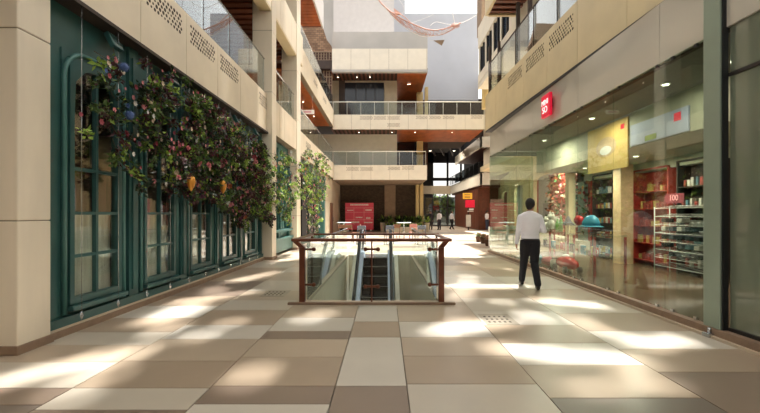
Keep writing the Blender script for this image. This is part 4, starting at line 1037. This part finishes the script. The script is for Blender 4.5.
struct(MB().box(9,9.3,13.6,34,4.6,14).build('wall_right_outer','beige_wall'))

# ------------------------------------------------------------------ rope net overhead
Y = 20.0
t = thing('rope_net','sagging pink and white rope net strung across the sky opening','net',W(430,20,Y))
O = Vector(W(430,20,Y)); rng = random.Random(3)
def curve(pts, r, m, nm, dy=0):
    P = [Vector(W(a,b_,Y+dy+(a-430)*.01))-O for a,b_ in pts]; Q = []
    for i in range(len(P)-1):
        p0 = P[max(i-1,0)]; p1 = P[i]; p2 = P[i+1]; p3 = P[min(i+2,len(P)-1)]
        for k in range(5):
            u = k/5; Q.append(.5*((2*p1)+(-p0+p2)*u+(2*p0-5*p1+4*p2-p3)*u*u+(-p0+3*p1-3*p2+p3)*u**3))
    Q.append(P[-1]); MB().tube(Q,r*1.5,5).build(nm,m,t); return Q
main = curve([(374,-6),(382,4),(391,12),(402,19),(415,25),(430,30),(444,29),(454,25),(461,23)],.022,'rope','rope')
low = curve([(382,4),(394,17),(408,27),(424,34),(440,35),(452,30),(456,26)],.012,'rope','rope')
low2 = curve([(382,4),(396,20),(410,31),(426,37),(444,33),(454,26)],.01,'rope_white','rope')
curve([(391,12),(402,15),(412,24)],.014,'rope','rope')
curve([(448,-8),(452,10),(455,25)],.012,'rope_white','rope'); curve([(454,25),(464,22),(478,14),(492,2)],.01,'rope_white','rope')
curve([(403,-2),(415,4),(428,8),(441,2),(446,-6)],.008,'rope_white','rope'); curve([(430,26),(436,22),(446,24),(455,25)],.008,'rope_white','rope')
curve([(396,-4),(404,8),(400,18)],.006,'rope_white','rope'); curve([(404,25),(420,20),(436,12),(441,-4)],.005,'rope_white','rope')
nb = MB()
for k in range(2,26):
    a = main[min(int(k*len(main)/28),len(main)-1)]; c = low[min(int(k*len(low)/28),len(low)-1)]; d = low2[min(int((k+1)*len(low2)/28),len(low2)-1)]
    nb.tube([a,c],.011,4); nb.tube([c,d],.01,4); a2 = main[min(int((k+1.2)*len(main)/28),len(main)-1)]; nb.tube([a2,c],.009,4); nb.tube([a,d],.008,4)
nb.build('mesh_cords','rope',t)
kn = Vector(W(455.5,25.5,Y))-O; kb = MB()
for k in range(7): a = k*.9; kb.tube([kn-Vector((math.cos(a)*.25,0,math.sin(a)*.16)), kn+Vector((math.cos(a)*.25,0.02,math.sin(a)*.16))],.018,5)
kb.build('knot','rope',t)
kq = Vector(W(396,12,Y))-O; MB().prism([kq+Vector((-.12,0,.22)),kq+Vector((-.05,0,-.14)),kq+Vector((.28,0,-.08))],(0,.1,0)).build('patch','rope',t)
o = Vector(W(441,42,Y)); t = thing('kite_lantern','small grey triangular lantern hanging below the rope net','lantern',tuple(o))
MB().add([(-.42,0,.08),(.2,0,.12),(.05,.05,-.18),(.12,.3,.05)],[(0,1,2),(0,3,1),(1,3,2),(0,2,3)]).build('body','stone_brown',t); MB().tube([(.1,0,.1),(.3,0,.85)],.004,4).build('cord','rope_white',t); MB().tube([(-.4,0,.08),(-.62,0,.10)],.01,4).build('tail','rope_white',t)

# ------------------------------------------------------------------ people
def remesh(o, vox, sm=3):
    m = o.modifiers.new('r','REMESH'); m.mode = 'VOXEL'; m.voxel_size = vox
    s = o.modifiers.new('s','SMOOTH'); s.iterations = sm; s.factor = .5
    bpy.context.view_layer.update()
    me = bpy.data.meshes.new_from_object(o.evaluated_get(bpy.context.evaluated_depsgraph_get()))
    o.modifiers.clear(); o.data = me
    for p in me.polygons: p.use_smooth = True
def lerp(a,b,f): return tuple(a[i]+(b[i]-a[i])*f for i in range(3))
def person(label, loc, rz, pose, top, bottom, vox=.011, hairlen=0, longhair=False, extra=None, skin='skin', female=False):
    t = thing('person',label,'person',loc,rz)
    P = pose
    def limb(b, pts, rads, off=0):
        # sample densely
        Q=[];R=[]
        for i in range(len(pts)-1):
            for k in range(4): f=k/4; Q.append(lerp(pts[i],pts[i+1],f)); R.append(rads[i]+(rads[i+1]-rads[i])*f+off)
        Q.append(pts[-1]); R.append(rads[-1]+off); b.tube(Q,R,14)
        for p,r in zip(pts,rads): b.ball(p,r+off,n=12,k=8)
    sw = .93 if female else 1
    tor = [(.86,.155,.105),(.93,.16,.11),(1.0,.148,.105),(1.08,.15,.108),(1.18,.168,.118),(1.28,.185,.12),(1.36,.19,.11),(1.42,.155,.09),(1.46,.09,.07)]
    def torso(b, off, z0=.0, z1=9, n=24):
        b.rings([((P.get('sx',0)*(z-.9),P.get('lean',0)*(z-.9),z),rx*sw+off,ry+off) for z,rx,ry in tor if z0<=z<=z1],n)
    L = P.get('lean',0)*.55; S = P.get('sx',0)*.55
    body = MB(); torso(body,-.012)
    hd = P['head']; body.tube([(S,L-.01,1.40),(S*1.1,L,1.47),(hd[0],hd[1]-.01,hd[2]-.06)],[.065,.055,.055],14)
    hx,hy,hz = hd; body.ball((hx,hy,hz),.078,.098,.112,18,14); body.ball((hx,hy+.03,hz-.07),.05,.055,.05,14,8)
    ca, sa = math.cos(P.get('turn',0)), math.sin(P.get('turn',0))
    def HF(x,y,z): return (hx+x*ca-y*sa, hy+x*sa+y*ca, hz+z)
    body.ball(HF(0,.098,-.012),.014,.02,.022,8,6); body.ball(HF(0,.088,-.055),.024,.012,.008,8,5)
    for s in (-1,1): body.ball(HF(s*.078,-.005,-.01),.012,.018,.03,8,6)
    for s,k in ((-1,'L'),(1,'R')):
        sh,el,wr,hn = P['arm'+k]; limb(body,[sh,el,wr],[.046,.036,.026])
        d = (Vector(hn)-Vector(wr)).normalized(); sd = d.cross(Vector((0,1,0)) if abs(d.y)<.8 else Vector((0,0,1))).normalized(); pr = sd.cross(d)
        w = Vector(wr); pc = w+d*.05
        body.tube([w,w+d*.03,w+d*.085],[(.024,.026),(.02,.038),(.018,.04)],12)
        curl = P.get('curl'+k,.35)
        for q,(o_,ln) in enumerate(((-.03,.07),(-.01,.082),(.01,.076),(.03,.06))):
            b0 = w+d*.08+pr*o_; inn = sd*(s)
            p1 = b0+(d*math.cos(curl)-inn*math.sin(curl)*.0+sd*math.sin(curl)*(-s))*ln*.5; p2 = p1+(d*math.cos(curl*2)+sd*math.sin(curl*2)*(-s))*ln*.5
            body.tube([b0-d*.01,p1,p2],[.0095,.009,.0075],8)
        b0 = w+d*.03-pr*.03; body.tube([b0,b0-pr*.025+d*.025,b0-pr*.03+d*.055],[.012,.011,.008],8)
        hip,kn_,an,toe = P['leg'+k]; limb(body,[hip,kn_,an],[.07,.05,.036]); body.tube([an,lerp(an,toe,.5),toe],[.036,.034,.024],10)
    o = body.build('body',skin,t); remesh(o,vox)
    sh_ = MB(); torso(sh_,.014 if not female else .006,z0=.9)
    sh_.tube([(S,L-.01,1.40),(S*1.1,L,1.475)],[.095,.066],14)
    for s,k in ((-1,'L'),(1,'R')):
        sh,el,wr,hn = P['arm'+k]
        cuff = lerp(el,wr,.95 if P.get('sleeve',1) else .02)
        limb(sh_,[lerp((S,L,1.36),sh,.6),sh,el,cuff],[.078,.060,.050,.038])
    o = sh_.build('shirt',top,t); remesh(o,vox)
    tr = MB(); torso(tr,.006,z0=.0,z1=.95)
    for s,k in ((-1,'L'),(1,'R')):
        hip,kn_,an,toe = P['leg'+k]; limb(tr,[lerp(hip,(0,0,.95),.15),hip,lerp(hip,kn_,.5),kn_,lerp(kn_,an,.5),lerp(kn_,an,.95)],[.1,.104,.094,.076,.067,.062])
    o = tr.build('trousers',bottom,t); remesh(o,vox)
    bl = MB(); z=.94; bl.rings([((P.get('sx',0)*.03,P.get('lean',0)*.03,z-.018),.158+.012,.11+.014),((0,0,z+.014),.158+.012,.11+.014)],24); bl.build('belt','belt',t)
    for s,k in ((-1,'L'),(1,'R')):
        an,toe = P['leg'+k][2:4]; A_=Vector(an); T_=Vector(toe); d=(T_-A_).normalized(); hb = A_-Vector((d.x,d.y,0))*.045
        b = MB(); heel = hb+Vector((0,0,-.045)); b.tube([heel,lerp(heel,toe,.35),lerp(heel,toe,.7),Vector(toe)+Vector((0,0,-.008)),Vector(toe)+d*.04+Vector((0,0,-.01))],[(.036,.035),(.042,.04),(.05,.032),(.044,.028),(.015,.012)],14)
        b.ball(heel,.037,.037,.037,12,8); b.tube([A_+Vector((0,0,-.03)),A_+Vector((0,0,.02))],.045,12)
        o = b.build('shoe','shoe_black',t); remesh(o,vox*.8,2)
    hb = MB(); hb.ball(HF(0,-.014,.024),.09,.108,.11,20,14)
    if longhair: hb.tube([HF(0,-.05,.02),HF(0,-.08,-.12),HF(0,-.09,-.26)],[.08,.08,.04],12)
    else: hb.ball(HF(0,-.045,-.03),.07,.055,.07,14,10)
    hb.ball(HF(0,.02,.055),.074,.085,.066,14,10)
    o = hb.build('hair','hair_black',t); remesh(o,.01,2)
    e = MB()
    for s in (-1,1): e.ball(HF(s*.03,.088,.012),.009,n=8,k=5)
    e.build('eyes','phone_black',t)
    return t
walk = dict(head=(.01,.03,1.595),turn=-.5,lean=.03,sx=.0,
  armL=((-.175,.01,1.355),(-.225,-.02,1.08),(-.245,.02,.86),(-.245,.04,.78)), armR=((.175,.01,1.355),(.245,-.03,1.10),(.18,.20,1.13),(.14,.28,1.16)),
  legL=((-.085,0,.88),(-.075,.16,.50),(-.085,.30,.10),(-.07,.45,.045)), legR=((.085,0,.88),(.085,.02,.48),(.09,-.20,.10),(.12,-.06,.045)), curlR=.9)
man = person('man in a white shirt and black trousers walking away beside the shop glass',(2.77,7.1,.0),-.12,walk,'shirt_white','trouser_black',.0105)
MB().box(-.035,.035,-.006,.006,-.07,.07).build('phone','phone_black',None,(2.95,7.36,1.2),(-.5,0,-.1),bevel=.006)
ph = bpy.data.objects['phone']; tag(ph,'black phone held in the right hand of the walking man','phone')
w2 = dict(head=(0,.03,1.60),lean=.02,armL=((-.19,.01,1.38),(-.22,-.08,1.1),(-.22,.02,.86),(-.22,.05,.78)),armR=((.19,.01,1.38),(.22,.06,1.1),(.2,.16,.88),(.2,.2,.8)),
  legL=((-.085,0,.88),(-.08,.10,.49),(-.08,.22,.10),(-.08,.37,.045)),legR=((.085,0,.88),(.08,.04,.48),(.08,-.2,.12),(.08,-.07,.045)))
st = dict(head=(0,.02,1.60),armL=((-.19,0,1.38),(-.23,-.02,1.1),(-.22,.04,.86),(-.22,.06,.78)),armR=((.19,0,1.38),(.24,.0,1.12),(.14,.14,1.0),(.1,.2,1.02)),
  legL=((-.09,0,.88),(-.1,.02,.49),(-.11,0,.10),(-.12,.14,.045)),legR=((.09,0,.88),(.1,.02,.48),(.11,.0,.10),(.12,.14,.045)))
person('person in dark clothes standing at the back, left of the two in white shirts',(px2x(430.5,32.6),32.6,0),2.8,st,'cloth_dark','cloth_dark',.02)
person('person in a white shirt standing at the back, beside the one in dark clothes',(px2x(439.3,33),33,0),.5,st,'shirt_white','cloth_dark',.02)
person('person in a white shirt striding right in front of the glass entrance',(px2x(451.5,34),34,0),-1.2,w2,'shirt_white','trouser_black',.02)
person('person with long dark hair and a white top near the far right wall',(px2x(487,32.1),32.1,0),-2.4,st,'shirt_white','jeans',.02,longhair=True,female=True)

# ------------------------------------------------------------------ canopy added out of view to shade the near part, openings shaped for sun streaks
D = Vector((-.08,-.10,-.985)); ZC = 13.6
def fl(px,py): Y_ = F*CH/(py-VY); return Vector(((px-VX)*Y_/F, Y_))
streaks = [((100,378),(222,286),.07),((150,322),(192,306),.22),((168,303),(250,292),.12),((-10,385),(80,362),.11),((232,282),(275,272),.12),((248,385),(262,368),.10),
 ((60,400),(110,350),.08),((445,286),(525,287),.16),((440,330),(505,322),.16),((540,300),(628,308),.16),((505,349),(640,362),.13),((560,275),(470,262),.3),((640,345),(700,336),.12),((420,345),(470,318),.05),((610,333),(640,342),.08),
 ((590,390),(660,380),.07),((180,345),(240,318),.05),((575,318),(600,330),.09),((300,322),(330,310),.06),((560,330),(500,300),.05),((470,275),(460,300),.08),((240,265),(300,258),.25),((200,278),(225,300),.06)]
segs_ = []
for a,c,w in streaks:
    A2, C2 = fl(*a), fl(*c); off = Vector((-D.x, -D.y))*(ZC/-D.z)
    segs_.append((A2+off, C2+off, w*.78))
cb_ = MB(); cell = .14
nx, ny = int(15/cell), int(21.6/cell)
def isopen(x,y):
    for a,c,w in segs_:
        ab = c-a; u = max(0,min(1,((x-a.x)*ab.x+(y-a.y)*ab.y)/max(ab.length_squared,1e-6))); q = a+ab*u
        if (x-q.x)**2+(y-q.y)**2 < w*w: return True
    return False
for i in range(nx):
    run = None
    for j in range(ny+1):
        x = -7+i*cell; y = -8+j*cell
        op = j == ny or isopen(x+cell/2,y+cell/2)
        if not op and run is None: run = y
        if op and run is not None: cb_.box(x,x+cell,run,y,ZC,ZC+.04); run = None
struct(cb_.build('ceiling','shade_canopy'))  # unseen roof added to shade the floor and shape its sun streaks
struct(MB().box(-7,8,-8,.6,ZC+.05,ZC+.3).build('shade_slab','dark_brown'))  # opaque slab added out of view, darkens the near floor and front faces
struct(MB().box(-9,9,-8.4,-8,0,9).build('shade_wall_behind_camera','beige_wall'))  # unseen wall added to cut the sky light from behind
bpy.data.objects['shade_wall_behind_camera'].name = 'shade_wall'
struct(MB().box(-4.6,-4.2,-8,3.7,0,5).build('wall_left_near','travertine')); struct(MB().box(3.9,4.1,-8,1.2,0,5).build('wall_right_near','travertine'))

# ------------------------------------------------------------------ light, world, camera
S = bpy.data.lights.new('sun','SUN'); S.energy = 14.5; S.angle = math.radians(2.0); S.color = (1,.975,.93)
so = bpy.data.objects.new('sun',S); COL.objects.link(so); so.rotation_euler = D.to_track_quat('-Z','Y').to_euler(); so.location = (2,-5,18)
w = bpy.data.worlds.new('world'); SC.world = w; w.use_nodes = True; nt = w.node_tree; bg = nt.nodes['Background']
tc = nt.nodes.new('ShaderNodeTexCoord'); sp = nt.nodes.new('ShaderNodeSeparateXYZ'); rp = nt.nodes.new('ShaderNodeValToRGB')
rp.color_ramp.elements[0].position = .0; rp.color_ramp.elements[0].color = (.55,.52,.48,1); rp.color_ramp.elements[1].position = .35; rp.color_ramp.elements[1].color = (.98,.99,1,1)
nt.links.new(tc.outputs['Generated'],sp.inputs[0]); nt.links.new(sp.outputs['Z'],rp.inputs[0]); nt.links.new(rp.outputs[0],bg.inputs[0]); bg.inputs[1].default_value = 1.5
cam = bpy.data.cameras.new('camera'); co = bpy.data.objects.new('camera',cam); COL.objects.link(co)
co.location = (0,0,CH); co.rotation_euler = (math.pi/2,0,0); cam.sensor_width = 36; cam.lens = F/760*36; cam.clip_start = .05; cam.clip_end = 200
cam.shift_x = -(VX-380)/760; cam.shift_y = (VY-206.5)/760
SC.camera = co
SC.view_settings.view_transform = 'Standard'; SC.view_settings.look = 'None'; SC.view_settings.gamma = 1; SC.view_settings.use_curve_mapping = False
SC.view_settings.exposure = 0.3
